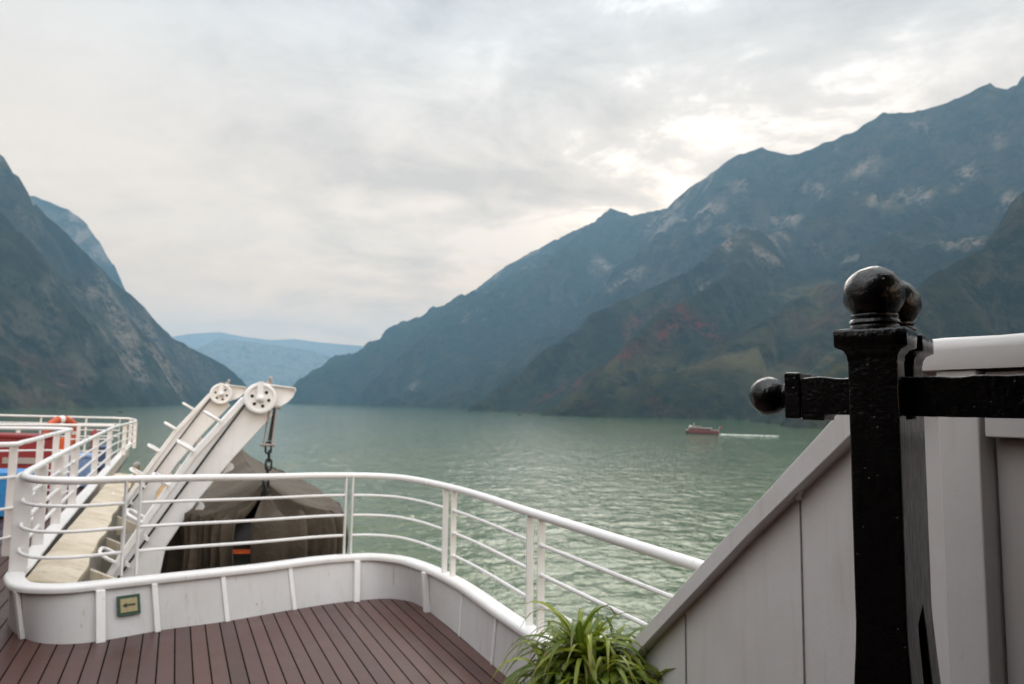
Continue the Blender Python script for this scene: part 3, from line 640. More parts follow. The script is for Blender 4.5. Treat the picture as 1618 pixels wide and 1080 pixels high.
# ------------------------------------------------------------------ davits
def davit(da,db,dh,label,first=True):
    D=lambda a,b,h: V(a+da,b+db,h+dh)
    t=thing('boat_davit',D(7.6,-.3,-.5),label,'davit','davits holding the covered lifeboat')
    out=[(-.80,-.5),(-.543,-.011),(-.212,.587),(.143,1.174),(.60,1.76),(.70,1.80),(.91,1.60),(.562,1.169),(.233,.725),(-.023,.29),(-.063,.007),(-.063,-.5)]
    obj('arm',MB().prism([D(7.5,b,h) for b,h in out],Ax*.20),M['davit'],t,bevel=.010)
    # raised flange strip along the inboard edge and a seam line
    fl=[(-.543,-.011),(-.212,.587),(.143,1.174),(.60,1.76)]
    mb=MB()
    for (p,q) in zip(fl[:-1],fl[1:]):
        d=Vector((q[0]-p[0],q[1]-p[1])); d.normalize(); nn=Vector((d.y,-d.x))
        mb.prism([D(7.5,p[0],p[1]),D(7.5,q[0],q[1]),D(7.5,q[0]+nn.x*.055,q[1]+nn.y*.055),D(7.5,p[0]+nn.x*.055,p[1]+nn.y*.055)],Ax*-.022)
    obj('flange',mb,M['davit'],t,bevel=.004)
    cab=[(-.431,-.006),(-.20,.365),(.025,.733),(.33,1.225),(.635,1.70)]
    obj('cable',MB().tube([D(7.468,b,h) for b,h in cab],.011,8),M['cable'],t)
    for b,h in ((-.335,.148),(-.19,.385)): obj('cable_clip',MB().obox(D(7.468,b,h),Bx*.02+Zx*-.012,Ax*.018,Zx*.022),M['davit'],t)
    pc=D(7.44,.766,1.762)
    pw_=obj('pulley',MB().lathe(pc,-Ax,[(.06,-.055),(.150,-.055),(.158,-.045),(.158,-.030),(.140,-.015),(.140,.01),(.158,.022),(.158,.036),(.150,.044),(.128,.046),(.120,.030),(.05,.028),(.045,.050),(.02,.054)],40),M['davit'],t,sharp=30)
    for k in range(6):
        if k==1: continue
        an=math.pi/6+k*math.pi/3+.3
        obj('pulley_hole',MB().lathe(pc+(Bx*math.cos(an)+Zx*math.sin(an))*.083-Ax*.028,-Ax,[(.017,0),(.017,.005)],12),M['hole'],pw_)
    obj('pulley_bracket',MB().prism([pc-Ax*.056+Bx*(-.045)+Zx*-.02,pc-Ax*.056+Bx*.03+Zx*-.035,pc-Ax*.056+Bx*.02+Zx*.165,pc-Ax*.056+Bx*-.035+Zx*.165],Ax*-.016).lathe(pc-Ax*.07,-Ax,[(.028,0),(.028,.02),(.012,.03)],14),M['davit'],t,bevel=.003)
    hd=[(.82,1.915),(1.115,1.895),(1.125,1.87),(1.10,1.80),(1.05,1.745),(.98,1.70),(.895,1.655),(.80,1.64),(.70,1.72)]
    obj('head_plate',MB().prism([D(7.53,b,h) for b,h in hd],Ax*.03),M['davit'],t)
    mb=MB(); rim=hd[:6]
    for p,q in zip(rim[:-1],rim[1:]): mb.prism([D(7.48,p[0],p[1]),D(7.48,q[0],q[1]),D(7.48,q[0]-.008,q[1]-.012),D(7.48,p[0]-.006,p[1]-.012)],Ax*.14)
    obj('head_rim',mb,M['davit'],t)
    obj('grease_cup',MB().lathe(D(7.55,.875,1.90),Zx,[(.012,0),(.012,.05),(.02,.055),(.02,.085),(.006,.095)],10).obox(D(7.53,.84,1.93),Bx*.02,Ax*.015,Zx*.02),M['block'],t)
    for b,h in ((.50,1.05),(.245,.655)): 
        obj('eye_plate',MB().prism([D(7.58,b+x,h+y) for x,y in ((-.06,-.09),(.0,-.05),(.045,-.03),(.06,.0),(.045,.035),(.01,.05))],Ax*.02),M['davit'],t,bevel=.003)
    for (b,h) in ((-.44,.17),(-.24,.53),(-.03,.88),(.17,1.21),(.40,1.51)):
        nn=Vector((-.85,.52)); P=[]
        for u,vv in ((0.0,0),(.08,0),(.13,.02),(.16,.07),(.165,.14),(.165,.22),(.155,.30),(.13,.345),(.08,.36),(0,.36)):
            P.append(D(7.46+vv,b+nn.x*u,h+nn.y*u))
        obj('rung',MB().tube([V_ for V_ in [Vector(x) for x in smooth_curve([tuple(p) for p in P],.02)]],.017,8),M['white'],t)
    return t
davit(0,0,0,'nearer white davit arm with a five holed pulley wheel, in front of the tarpaulin')
davit(3.8,-.17,.065,'farther white davit arm partly hidden behind the nearer davit')
# ------------------------------------------------------------------ hoisting block and chain
hc=thing('hoisting_chain',V(7.5,.9,.55),'black chain and twin plate block hanging from the nearer davit down to the lifeboat','chain')
for sx,name in ((-1,'block_plate'),(1,'block_plate')):
    p0=V(7.52,.905+sx*.030,1.68); p1=V(7.52,.868+sx*.038,1.28)
    obj(name,MB().bar(p0,p1,Ax*.035,Bx*.008),M['block'],hc,bevel=.003)
obj('rope_falls',MB().bar(V(7.52,.925,1.66),V(7.52,.885,1.33),Ax*.03,Bx*.016),M['chain'],hc,bevel=.004)
for h,b in ((1.675,.905),(1.285,.868)): obj('block_pin',MB().tube([V(7.52,b-.075,h),V(7.52,b+.075,h)],.017,10),M['block'],hc)
hh=1.30
k=0
while hh>.80:
    L_=.060; c=V(7.52,.875+.012*math.sin(k),hh-L_*.75)
    e=Bx.normalized() if k%2==0 else Ax.normalized()
    pts=[]
    for a in np.linspace(0,2*math.pi,17)[:-1]:
        x=math.cos(a)*.028; z=math.sin(a)*.028+(.030 if math.sin(a)>0 else -.030)
        pts.append(c+e*x+Zx*z)
    mb=MB(); P=[]
    for i in range(16):
        tg=(pts[(i+1)%16]-pts[i-1]).normalized(); u=e.cross(Zx).normalized(); q=tg.cross(u)
        P.append([pts[i]+(u*math.cos(a)+q*math.sin(a))*.0105 for a in np.linspace(0,2*math.pi,9)[:-1]])
    obj('chain_link',mb.grid(P,closed_u=True,closed_v=True),M['chain'],hc); hh-=.086; k+=1
obj('hook',MB().bar(V(7.52,.88,.82),V(7.50,.86,.55),Ax*.012,Bx*.03).tube([V(7.52,.87,.62)+Bx*.07*math.cos(a)+Zx*.07*math.sin(a) for a in np.linspace(-2.6,1.2,14)],.02,8),M['chain'],hc)
# ------------------------------------------------------------------ lifeboat and its tarpaulin
ac,bc=9.62,.90; LA,WB=2.38,.93
def sup(t,e=3.7):
    c,s=math.cos(t),math.sin(t); return (math.copysign(abs(c)**(2/e),c),math.copysign(abs(s)**(2/e),s))
lb=thing('lifeboat',V(ac,bc,-.55),'dark lifeboat with an orange rubbing strake, under the olive tarpaulin between the davits','lifeboat')
P=[]
for h,k in ((.50,.90),(.30,.92),(.10,.88),(-.15,.80),(-.38,.60),(-.52,.30)):
    P.append([V(ac+LA*(k if k>.7 else k+.15)*sup(t)[0],bc+WB*k*sup(t)[1],h) for t in np.linspace(0,2*math.pi,65)[:-1]])
obj('hull',MB().grid(P,closed_v=True),M['hull'],lb,solid=.02)
obj('strake',MB().grid([[V(ac+LA*k*sup(t)[0],bc+WB*k*sup(t)[1],h) for t in np.linspace(0,2*math.pi,97)[:-1]] for h,k in ((.215,.925),(.22,.945),(.25,.945),(.255,.925))],closed_v=True),M['orange'],lb)
obj('keel',MB().sbox(ac-1.6,ac+1.6,bc-.03,bc+.03,-.58,-.50),M['hull'],lb)
obj('thwart',MB().sbox(ac-2.1,ac+2.1,bc-.6,bc+.6,.30,.33),M['hull'],lb)
a0r,a1r=7.62,11.4; HN,HF=.905,1.03
def tarp():
    nt_=260; ns=30; P=[]
    ts=np.linspace(0,2*math.pi,nt_+1)
    # slit: near end is direction cos=-1 ; slit slightly inboard
    mb=MB(); rows=[]
    S=np.linspace(0,1.62,ns)
    tA,tB=math.pi+.07,math.pi+.13   # slit at the bottom
    tlist=np.linspace(tB,tA+2*math.pi,nt_)
    for t in tlist:
        x,y=sup(t); pa=ac+LA*x; pb=bc+WB*y
        ra=min(max(pa,a0r),a1r); f=(ra-a0r)/(a1r-a0r); rh=HN+(HF-HN)*f-.10*math.sin(math.pi*f)*.6; rb=bc-.02
        gh=.60+.03*math.cos(2*t)-.05*max(0,-math.cos(t))
        endn=max(0,-x)**6; endf=max(0,x)**6
        row=[]
        # angle around the apex for pleats
        ang=math.atan2(pb-rb,-(pa-ra)+.001) if endn>.2 else pb
        pl=.9-1.7*abs(math.sin(t*31+1.1*math.sin(t*7)))**.7+.35*math.sin(t*53)
        pl2=math.sin(t*17+.7)
        t0=t
        for s in S:
            t=t0+(.014*math.exp(-(t0-tB)/.16)-.014*math.exp(-(tA+2*math.pi-t0)/.16))*min(s,1.2)**1.5
            x,y=sup(t); pa=ac+LA*x; pb=bc+WB*y
            if s<=1:
                sg=s; a=ra+(pa-ra)*sg; b=rb+(pb-rb)*sg
                drop=(rh-gh)*(sg**1.15 if endn<.3 else sg**.8)
                h=rh-drop-.085*math.sin(math.pi*sg)*(1-.5*endn)
                amp=(.022+.12*max(endn,endf))*sg*(1-.25*sg)+.006
                h+=amp*pl+ .014*pl2*sg
            else:
                u=s-1; a=pa-.02*u*x; b=pb-.02*u*y
                fl=.16*min(u+.15,.6)*pl+.09*u*pl2
                a+=x*(fl+.035*math.sin(u*7)); b+=y*(fl+.035*math.sin(u*7))
                h=gh-u*1.10-.03*math.sin(t*11)*u
                # inboard near quarter: bunched cloth pushed out into a heavy fold
            # heavy fold on the inboard near corner
            wq=math.exp(-((t-(math.pi+.75))/.34)**2)
            if s>.75:
                k=math.exp(-((s-1.0)/.11)**2); a-=.12*wq*k; b-=.05*wq*k; h+=-.05*wq*(s-.75)+.055*wq*k
                if s>1: h-=.18*wq*(s-1); b-=.10*wq*(s-1)*math.sin(s*9)
            row.append((a,b,h))
        rows.append(row)
    rows=np.array(rows)
    nz=fbm(rows[...,0]*1.0+rows[...,2]*.8,rows[...,1]+rows[...,2]*.6,.33,4,91)-.5
    rows[...,2]+=nz*.045*np.clip(np.linspace(0,1.62,ns),.25,1); rows[...,1]+=nz*.03
    # open the slit gradually from the apex: shift first and last rows toward each other near s=0
    P=[[V(*p) for p in row] for row in rows]
    return MB().grid(P)
tp=obj('tarpaulin',tarp(),M['tarp'],solid=.008,sharp=70); tag(tp,'creased olive brown tarpaulin draped as a tent over the lifeboat','tarpaulin')
# ------------------------------------------------------------------ slanted side wall
bs=1.82
sw=thing('side_wall',V(1.2,bs,0),'grey white slanted steel wall at the right, stepping down to the deck railing','wall')
topl=[(2.56,.70),(2.494,.771),(1.831,1.402),(1.436,1.770),(1.235,1.950),(-4.0,1.950)]
pan=[(2.45,.0),(2.53,.66),(1.823,1.352),(1.42,1.735),(1.22,1.90),(-4,1.90),(-4,0)]
obj('panel',MB().prism([V(a,bs+.055,h) for a,h in pan],Bx*.02),M['screen'],sw,smooth=False)
mb=MB()
def strip(p,q,b0,b1,th):
    d=Vector((q[0]-p[0],q[1]-p[1])).normalized(); nn=Vector((-d.y,d.x))
    if nn.y<0: nn=-nn
    return [(p[0],p[1]),(q[0],q[1]),(q[0]-nn.x*th,q[1]-nn.y*th),(p[0]-nn.x*th,p[1]-nn.y*th)]
mb.prism([V(a,bs,h) for a,h in [(2.56,.705),(2.494,.771),(1.831,1.402),(1.436,1.770),(1.235,1.950),(1.19,1.872),(1.41,1.690),(1.828,1.325),(2.46,.735),(2.53,.655)]],Bx*.10)
obj('slanted_band',mb,M['screen'],sw,bevel=.004)
capP=[]
for a in np.linspace(1.245,-4,40):
    w_=.004*math.sin(a*23)+.003*math.sin(a*41)
    capP.append([V(a,bs-.03,1.874),V(a,bs-.035,1.925),V(a,bs-.028,1.945+w_),V(a,bs-.005,1.956+w_),V(a,bs+.06,1.957),V(a,bs+.085,1.945),V(a,bs+.09,1.88)])
mbc=MB().grid(capP,closed_v=True); 
obj('top_cap',mbc,M['screen'],sw,sharp=50)
obj('beam',MB().sbox(-4,1.02,bs-.012,bs+.05,1.705,1.76),M['screen'],sw,bevel=.004)
obj('upper_strip',MB().sbox(-4,1.02,bs+.0,bs+.053,1.765,1.868),M['screen'],sw,bevel=.003)
obj('stanchion',MB().sbox(1.028,1.130,bs-.022,bs+.053,0,1.872),M['screen'],sw,bevel=.005)
obj('stanchion',MB().sbox(-.3,-.2,bs-.022,bs+.053,0,1.703),M['screen'],sw,bevel=.005)
for a,h1 in ((1.645,1.47),(2.222,.945)):
    obj('seam',MB().sbox(a-.0022,a+.0022,bs+.050,bs+.0545,0,h1),M['seam'],sw)
obj('gusset',MB().prism([V(1.655,bs+.03,1.485),V(1.625,bs+.03,1.515),V(1.64,bs+.03,1.47)],Bx*.024),M['screen'],sw)
M['recess']=paint('recess_paint',(.66,.62,.61),.5,.1,.2)
obj('recessed_panel',MB().sbox(-.19,1.022,bs+.040,bs+.052,.03,1.700),M['recess'],sw)
# ------------------------------------------------------------------ black iron stand
azs=R(40); SY=Vector((math.sin(azs),math.cos(azs),0)); SX=Vector((-SY.y,SY.x,0))
FR=Vector((.690,1.219,0)); S_=lambda x,y,z: FR+SX*x+SY*y+Zx*z
W0=.083
st=thing('iron_stand',S_(W0/2,.125,0),'black iron stand with two ball topped prongs holding a cross bar, close at right','stand')
def lump(P): return P
def subdivide_box(x0,x1,y0,y1,z0,z1,fx=lambda z:0,fy0=lambda z:0,fy1=lambda z:0,nz=40,amp=.0012,nx=4):
    mb=MB(); P=[]
    per=[]
    for k in range(nx): per.append((k/nx,0))
    for k in range(nx): per.append((1,k/nx))
    for k in range(nx): per.append((1-k/nx,1))
    for k in range(nx): per.append((0,1-k/nx))
    for i in range(nz+1):
        z=z0+(z1-z0)*i/nz; row=[]
        X0=x0-fx(z); X1=x1+fx(z); Y0=y0-fy0(z); Y1=y1+fy1(z)
        for (u,v) in per:
            j=(random.random()-.5)*2*amp; j2=(random.random()-.5)*2*amp
            row.append(S_(X0+(X1-X0)*u+j,Y0+(Y1-Y0)*v+j2,z))
        P.append(row)
    mb.grid(P,closed_v=True); n=len(per); o=0
    mb.f.append(tuple(range(n))[::-1]); mb.f.append(tuple(nz*n+i for i in range(n)))
    return mb
flare=lambda z:0 if z>1.30 else (1.30-z)*.052+ (1.30-z)**2*.05
prf=(.0,.062); prr=(.153,.245)
YB=.245
def forked_post():
    def line(p,q,n): return [(p[0]+(q[0]-p[0])*i/n,p[1]+(q[1]-p[1])*i/n) for i in range(n)]
    zs=np.linspace(0,1.28,22)
    fo=[(-flare(z)*.4,z) for z in zs]; fi=[(.10,z) for z in zs]
    ro=[(YB+flare(z)*1.6,z) for z in zs]; ri=[(.168+flare(z)*.9,z) for z in zs]
    body=line((0,1.31),(0,1.80),18)+line((0,1.80),(.062,1.80),3)+line((.062,1.80),(.062,1.680),6)+line((.062,1.680),(.153,1.680),4)
    body+=line((.153,1.680),(.153,1.80),6)+line((.153,1.80),(YB,1.80),4)+line((YB,1.80),(YB,1.31),18)+[(YB,1.31)]
    crotch=[(.152,1.325),(.104,1.300)]
    ring=fo+body+ro[::-1]+ri+crotch+fi[::-1]
    n=len(ring); mb=MB()
    nf=len(fo); nb=len(body); i_ro=nf+nb; i_ri=i_ro+nf; i_cr=i_ri+nf; i_fi=i_cr+2
    for side in (0,1):
        for y,z in ring:
            x=-flare(z) if side==0 else W0+flare(z)
            mb.v.append(S_(x,y+(random.random()-.5)*.0010,z))
    for o in (0,n):
        for k in range(nf-1):
            mb.f.append((o+k,o+k+1,o+i_fi+nf-2-k,o+i_fi+nf-1-k))           # front leg
            mb.f.append((o+i_ro+k,o+i_ro+k+1,o+i_ri+nf-2-k,o+i_ri+nf-1-k))  # rear leg
        mb.f.append(tuple([o+nf-1]+[o+nf+k for k in range(nb)]+[o+i_ro,o+i_ri+nf-1,o+i_cr,o+i_cr+1,o+i_fi]))
    for i in range(n):
        j=(i+1)%n; mb.f.append((i,n+i,n+j,j))
    return mb
obj('post',forked_post(),M['black'],st,bevel=.0045,sharp=40)
def capital(y0,y1):
    mb=MB(); ov=[(.0,1.785),(.001,1.795),(.006,1.804),(.014,1.808),(.018,1.811),(.019,1.838),(.016,1.843),(.0,1.845)]
    P=[]
    yo=1.0 if (y1-y0)>.07 else .95
    for o_,z in ov:
        per=[]
        X0,X1,Y0,Y1=-o_,W0+o_,y0-o_*yo,y1+o_*yo
        for k in range(5): per.append((X0+(X1-X0)*k/5,Y0))
        for k in range(5): per.append((X1,Y0+(Y1-Y0)*k/5))
        for k in range(5): per.append((X1-(X1-X0)*k/5,Y1))
        for k in range(5): per.append((X0,Y1-(Y1-Y0)*k/5))
        P.append([S_(x+(random.random()-.5)*.0012,y+(random.random()-.5)*.0012,z+(random.random()-.5)*.0008) for x,y in per])
    mb.grid(P,closed_v=True); mb.f.append(tuple(range(20))[::-1]); mb.f.append(tuple((len(ov)-1)*20+i for i in range(20)))
    return mb
def ballprof(r,neck,base):
    pr=[(base,-.002),(base,.004),(base*.93,.008),(neck*1.18,.011),(neck*1.12,.017),(neck*1.03,.019),(neck*1.08,.022),(neck*1.08,.026),(neck*.98,.029)]
    c=.029+math.sqrt(max(r*r-(neck*.98)**2,0))-.001
    a0=math.asin(-(c-.031)/r)
    for a in np.linspace(a0,math.pi/2-.02,26): pr.append((r*math.cos(a),c+r*math.sin(a)))
    return pr
def dent(mb,c,amp):
    for i,v in enumerate(mb.v):
        d=(v-c); l=d.length; q=d.normalized()
        k=math.sin(q.x*7+1)*math.sin(q.y*6+2)*math.sin(q.z*8)+.5*math.sin(q.x*15)*math.sin(q.y*13+1)*math.sin(q.z*14+2)
        mb.v[i]=c+q*(l+amp*k)
    return mb
for (y0,y1) in (prf,prr):
    cp=obj('capital',capital(y0,y1),M['black'],st,sharp=60)
    yc=(y0+y1)/2 + (-.004 if y0>0 else 0); b0=S_(W0/2,yc,1.845)
    obj('ball_finial',dent(MB().lathe(b0,Zx,ballprof(.0525,.037,.0425),44),b0+Zx*.06,.0009),M['black'],st,sharp=60)
# cross bar, lying in the fork
yb0,yb1=.068,.148; zb0,zb1=1.684,1.7575
def bar_mesh(x0,x1,y0,y1,z0,z1,nx,amp):
    mb=MB();P=[]
    for i in range(nx+1):
        x=x0+(x1-x0)*i/nx; row=[]
        wv=.0012*math.sin(x*95)+.0009*math.sin(x*41+1)
        for (u,v) in ((0,0),(.33,0),(.67,0),(1,0),(1,.33),(1,.67),(1,1),(.67,1),(.33,1),(0,1),(0,.67),(0,.33)):
            row.append(S_(x,y0+(y1-y0)*u+(random.random()-.5)*amp,z0+(z1-z0)*v+wv*(v>.5)+(random.random()-.5)*amp))
        P.append(row)
    mb.grid(P,closed_v=True); mb.f.append(tuple(range(12))[::-1]); mb.f.append(tuple(nx*12+i for i in range(12))); return mb
cb=obj('cross_bar',bar_mesh(-.95,.188,yb0,yb1,zb0,zb1,70,.0012),M['black'],st,bevel=.003,sharp=50)
obj('bar_shoulder',bar_mesh(.189,.221,yb0-.004,yb1+.004,zb0-.010,zb1+.011,3,.001),M['black'],cb,bevel=.004,sharp=50)
obj('lug',bar_mesh(.146,.188,yb0+.004,yb1-.004,zb0-.012,zb0-.001,4,.0012),M['black'],cb,bevel=.002,sharp=50)
pb=S_(.221,(yb0+yb1)/2,(zb0+zb1)/2)
obj('ball_finial',dent(MB().lathe(pb,SX,[(.030,-.001),(.031,.004),(.026,.007),(.027,.011),(.024,.013)]+[(.041*math.cos(a),.046+.041*math.sin(a)) for a in np.linspace(-.93,math.pi/2-.02,24)],36),pb+SX*.046,.0009),M['black'],cb,sharp=60)
# ------------------------------------------------------------------ potted plant
def leafmat():
    m,t,b=newmat('strap_leaf_green'); at=nd(t,'ShaderNodeAttribute',attribute_name='lt')
    s=nd(t,'ShaderNodeSeparateXYZ'); t.links.new(at.outputs['Vector'],s.inputs[0])
    c=mixc(t,s.outputs[0],(.085,.14,.010),(.30,.34,.028))
    c=mixc(t,math_(t,'MULTIPLY',ramp(t,s.outputs[1],[(.80,0.),(.97,1.)]),.8),c,(.22,.13,.05))
    mid=math_(t,'LESS_THAN',math_(t,'ABSOLUTE',s.outputs[2]),.18)
    c=mixc(t,math_(t,'MULTIPLY',mid,.35),c,(.24,.27,.07))
    t.links.new(c,b.inputs['Base Color']); b.inputs['Roughness'].default_value=.33
    b.inputs['Transmission Weight'].default_value=0
    tr=t.nodes.new('ShaderNodeBsdfTranslucent'); t.links.new(c,tr.inputs[0]); mxs=t.nodes.new('ShaderNodeMixShader'); mxs.inputs[0].default_value=.35
    out=[n for n in t.nodes if n.type=='OUTPUT_MATERIAL'][0]; t.links.new(b.outputs[0],mxs.inputs[1]); t.links.new(tr.outputs[0],mxs.inputs[2]); t.links.new(mxs.outputs[0],out.inputs[0])
    return m
M['leaf']=leafmat(); M['pot']=plain('pot_ceramic',(.10,.075,.06),.35); M['soil']=plain('potting_soil',(.03,.022,.015),.95)
pa,pbb=2.60,1.63; pc=V(pa,pbb,0)
pp=thing('potted_plant',pc,'bushy green strap leaved plant in a pot at the foot of the slanted wall','plant')
obj('pot',MB().lathe(pc,Zx,[(.12,0),(.125,.02),(.165,.38),(.18,.39),(.18,.43),(.165,.435),(.155,.40),(.15,.36)],32),M['pot'],pp)
obj('soil',MB().lathe(pc+Zx*.355,Zx,[(.151,0),(.12,.02),(.02,.03)],24),M['soil'],pp)
vv=[];ff=[];lt=[]
rnd=random.Random(5)
heads=[(0,0,.63,120),(-.08,.05,.54,90),(.11,-.02,.57,90),(.02,-.12,.52,80),(.0,.09,.60,60),(.15,.10,.50,60),(-.11,-.08,.48,70),(.22,-.03,.44,55),(.02,-.14,.46,60)]
for hx,hy,hz,cnt in heads:
    for k in range(cnt):
        az=rnd.uniform(0,2*math.pi); el=rnd.uniform(.0,1.35); Ln=rnd.uniform(.26,.50); wd=rnd.uniform(.010,.0205)
        d=Vector((math.cos(az)*math.cos(el),math.sin(az)*math.cos(el),math.sin(el))); p=Vector(pc)+Vector((hx,hy,hz))+Vector((rnd.uniform(-.03,.03),rnd.uniform(-.03,.03),rnd.uniform(-.05,.03)))
        col=rnd.random()**1.3; n_=11; grav=rnd.uniform(.30,.62); tw=rnd.uniform(-.5,.5)
        prev=None
        for i in range(n_):
            u=i/(n_-1); side=d.cross(Zx); 
            if side.length<1e-3: side=Vector((1,0,0))
            side.normalize(); nrm=side.cross(d).normalized(); sd_=(side*math.cos(tw*u)+nrm*math.sin(tw*u))
            ww=wd*min(1,(.35+u*3))*max(.04,(1-u**2.2))
            o=len(vv)
            vv+= [p-sd_*ww+nrm*ww*.35,p,p+sd_*ww+nrm*ww*.35]; lt+=[(col,u,-1),(col,u,0),(col,u,1)]
            if prev is not None: ff+=[(prev,prev+1,o+1,o),(prev+1,prev+2,o+2,o+1)]
            prev=o
            p=p+d*(Ln/(n_-1)); d=(d+Vector((0,0,-grav))*(.35+u)).normalized()
mb=MB(); mb.v=[Vector(x) for x in vv]; mb.f=ff
lo=rootloc(pp); me=bpy.data.meshes.new('foliage'); me.from_pydata([tuple(v-lo) for v in mb.v],[],ff); me.update()
me.polygons.foreach_set('use_smooth',[True]*len(me.polygons)); a_=me.attributes.new('lt','FLOAT_VECTOR','POINT'); a_.data.foreach_set('vector',np.array(lt,dtype=np.float32).ravel())
me.materials.append(M['leaf']); fo=bpy.data.objects.new('foliage',me); COL.objects.link(fo); fo.parent=pp
# ------------------------------------------------------------------ boats on the river
M['boatred']=plain('boat_red',(.105,.020,.024),.5,var=.2); M['boatroof']=plain('boat_roof_grey',(.34,.34,.33),.6); M['boatglass']=plain('boat_window',(.03,.02,.025),.2); M['boatwhite']=plain('boat_white',(.7,.68,.66),.5); M['boatdark']=plain('boat_boot_top',(.02,.018,.018),.6)
def tour_boat():
    c=Vector((92.1,330.5,WATER)); fwd=Vector((-.93,.37,0)).normalized(); sdv=Vector((fwd.y,-fwd.x,0)); 
    Q=lambda x,y,z:c+fwd*x+sdv*y+Zx*z
    t=thing('tour_boat',c,'dark red passenger boat with a grey roof, heading left on the open river','boat')
    def hull(z0,z1,w0,w1,mat,nm):
        P=[]
        for z,w_ in ((z0,w0),(z1,w1)):
            row=[]
            for x in np.linspace(-7.6,7.8,20): 
                k=1-max(0,(x-3.5)/4.4)**2.2; row.append(Q(x*(1+.02*(z-z0)),w_*max(k,.03),z+max(0,x-4)*.09*(z>z0+.05)))
            for x in np.linspace(7.8,-7.6,20):
                k=1-max(0,(x-3.5)/4.4)**2.2; row.append(Q(x*(1+.02*(z-z0)),-w_*max(k,.03),z+max(0,x-4)*.09*(z>z0+.05)))
            P.append(row)
        mb=MB().grid(P,closed_v=True); mb.f.append(tuple(40+i for i in range(40))); obj(nm,mb,mat,t,sharp=40)
    hull(-.3,.42,1.9,2.0,M['boatdark'],'boot_top'); hull(.43,1.25,2.03,2.15,M['boatred'],'hull')
    obj('cabin',MB().obox(Q(1.2,0,2.05),fwd*5.0,sdv*1.75,Zx*.8),M['boatred'],t,bevel=.08)
    obj('window_band',MB().obox(Q(1.2,0,2.25),fwd*4.7,sdv*1.765,Zx*.22),M['boatglass'],t)
    obj('upper_cabin',MB().obox(Q(3.4,0,3.2),fwd*2.4,sdv*1.4,Zx*.28),M['boatred'],t,bevel=.05)
    obj('roof',MB().obox(Q(1.0,0,2.93),fwd*5.5,sdv*1.95,Zx*.07).obox(Q(3.5,0,3.54),fwd*2.7,sdv*1.6,Zx*.06),M['boatroof'],t,bevel=.03)
    obj('aft_deck',MB().obox(Q(-5.6,0,1.62),fwd*1.7,sdv*1.7,Zx*.34),M['boatred'],t); obj('aft_canopy',MB().obox(Q(-5.5,0,2.05),fwd*1.3,sdv*1.6,Zx*.05),M['boatroof'],t)
    obj('wheelhouse',MB().obox(Q(5.6,0,3.5),fwd*.5,sdv*1.0,Zx*.5),M['boatwhite'],t,bevel=.06)
    obj('mast',MB().tube([Q(3.9,0,3.5),Q(3.9,0,5.2)],.06,8).tube([Q(3.9,-.7,4.7),Q(3.9,.7,4.7)],.035,6),M['boatwhite'],t)
    obj('flagpole',MB().tube([Q(-7.5,0,1.2),Q(-7.9,0,4.0)],.05,6),M['boatwhite'],t)
    obj('flag',MB().grid([[Q(-7.8-.12*i-.25*j,.12*math.sin(j*1.3),3.9-.30*i) for j in range(5)] for i in range(4)]),M['red'],t)
    obj('bow_rail',MB().tube([Q(5.4,1.3,1.9),Q(7.0,.7,2.0),Q(7.9,0,2.05),Q(7.0,-.7,2.0),Q(5.4,-1.3,1.9)],.04,6),M['boatwhite'],t)
    # wake
    m,tt,b=newmat('wake_foam'); p=geo_pos(tt); f=noise(tt,p,.9,5,.65); b.inputs['Roughness'].default_value=.7
    tt.links.new(mixc(tt,ramp(tt,f,[(.38,0.),(.58,1.)]),(.16,.22,.17),(.58,.60,.55)),b.inputs['Base Color'])
    P=[]
    for i,x in enumerate(np.linspace(-6.5,-34,60)):
        k=(i/59); wv=.8+2.2*k**.8; cx=rnd.uniform(-.15,.15); thin=1-.75*k
        P.append([Q(x,(cx-wv*thin)+rnd.uniform(-.3,.3),.05),Q(x,cx-wv*thin*.4,.25+.1*(1-k)),Q(x,cx+wv*thin*.4,.25+.1*(1-k)),Q(x,cx+wv*thin+rnd.uniform(-.3,.3),.05)])
    o=obj('wake',MB().grid(P),m); tag(o,'white foaming wake trailing behind the red passenger boat','wake',kind='stuff')
tour_boat()
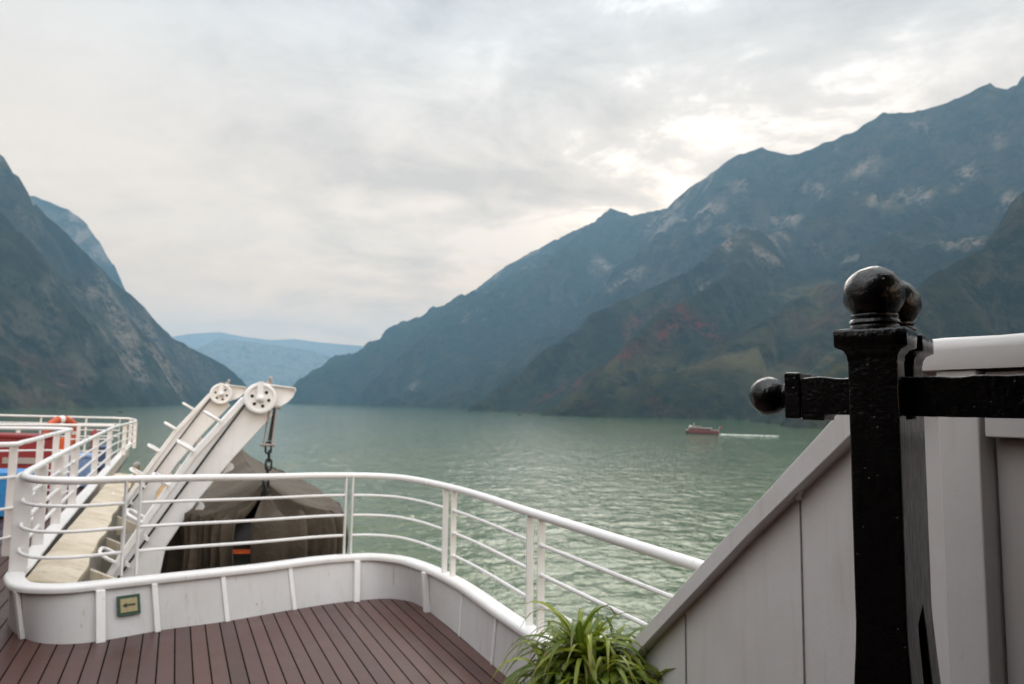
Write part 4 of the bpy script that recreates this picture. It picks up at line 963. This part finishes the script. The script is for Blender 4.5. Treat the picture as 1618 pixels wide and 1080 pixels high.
def skiff(pos,az,Ls,label):
    c=Vector((pos[0],pos[1],WATER)); fwd=Vector((math.sin(R(az)),math.cos(R(az)),0)); sdv=Vector((fwd.y,-fwd.x,0)); Q=lambda x,y,z:c+(fwd*x+sdv*y+Zx*z)*Ls
    t=thing('fishing_boat',c,label,'boat','small boats far off on the water')
    P=[]
    for z,w_ in ((-.05,.10),(.10,.16)):
        xs=np.linspace(-.5,.5,12); P.append([Q(x,w_*(1-abs(x*2)**3*.9),z+.1*x*x) for x in xs]+[Q(x,-w_*(1-abs(x*2)**3*.9),z+.1*x*x) for x in xs[::-1]])
    mb=MB().grid(P,closed_v=True); mb.f.append(tuple(24+i for i in range(24))); obj('hull',mb,M['boatdark'],t)
    obj('cabin',MB().obox(Q(-.05,0,.19),fwd*.2*Ls,sdv*.1*Ls,Zx*.09*Ls),M['boatdark'],t,bevel=.05); obj('roof',MB().obox(Q(-.05,0,.295),fwd*.23*Ls,sdv*.12*Ls,Zx*.012*Ls),M['boatroof'],t)
skiff((-372,654),60,5,'tiny dark boat on the water beyond the walkway railing')
skiff((9.3,804),-80,6,'tiny dark boat near the far right shore')
# ------------------------------------------------------------------ the unseen deckhouse behind and left of the viewpoint (extended to shade the deck)
dh=thing('deckhouse',V(-3,-3,0),'unseen brown deckhouse walls and white overhanging roof, extended to shade the deck','deckhouse')
M['housewall']=paint('brown_housewall',(.15,.12,.105),.5,.1,.2)
obj('wall',MB().sbox(-3.2,-3.0,-7.4,1.75,0,2.75),M['housewall'],dh)
obj('wall',MB().sbox(-2.99,7.5,-2.8,-2.6,0,2.77),M['housewall'],dh)  # side wall out of view, lengthened to darken the left deck and bulwark
obj('roof',MB().sbox(.62,7.6,-7.4,-2.4,2.78,2.90),M['screen'],dh)  # unseen roof strip added along the lengthened side wall for shade
obj('roof',MB().sbox(-6,.55,-7.4,2.6,2.78,2.90),M['screen'],dh)
obj('fascia',MB().sbox(.556,.60,-7.4,2.6,2.62,2.90),M['screen'],dh)
obj('door',MB().sbox(-2.996,-2.96,-2.0,-1.1,.1,2.1),M['boatglass'],dh)
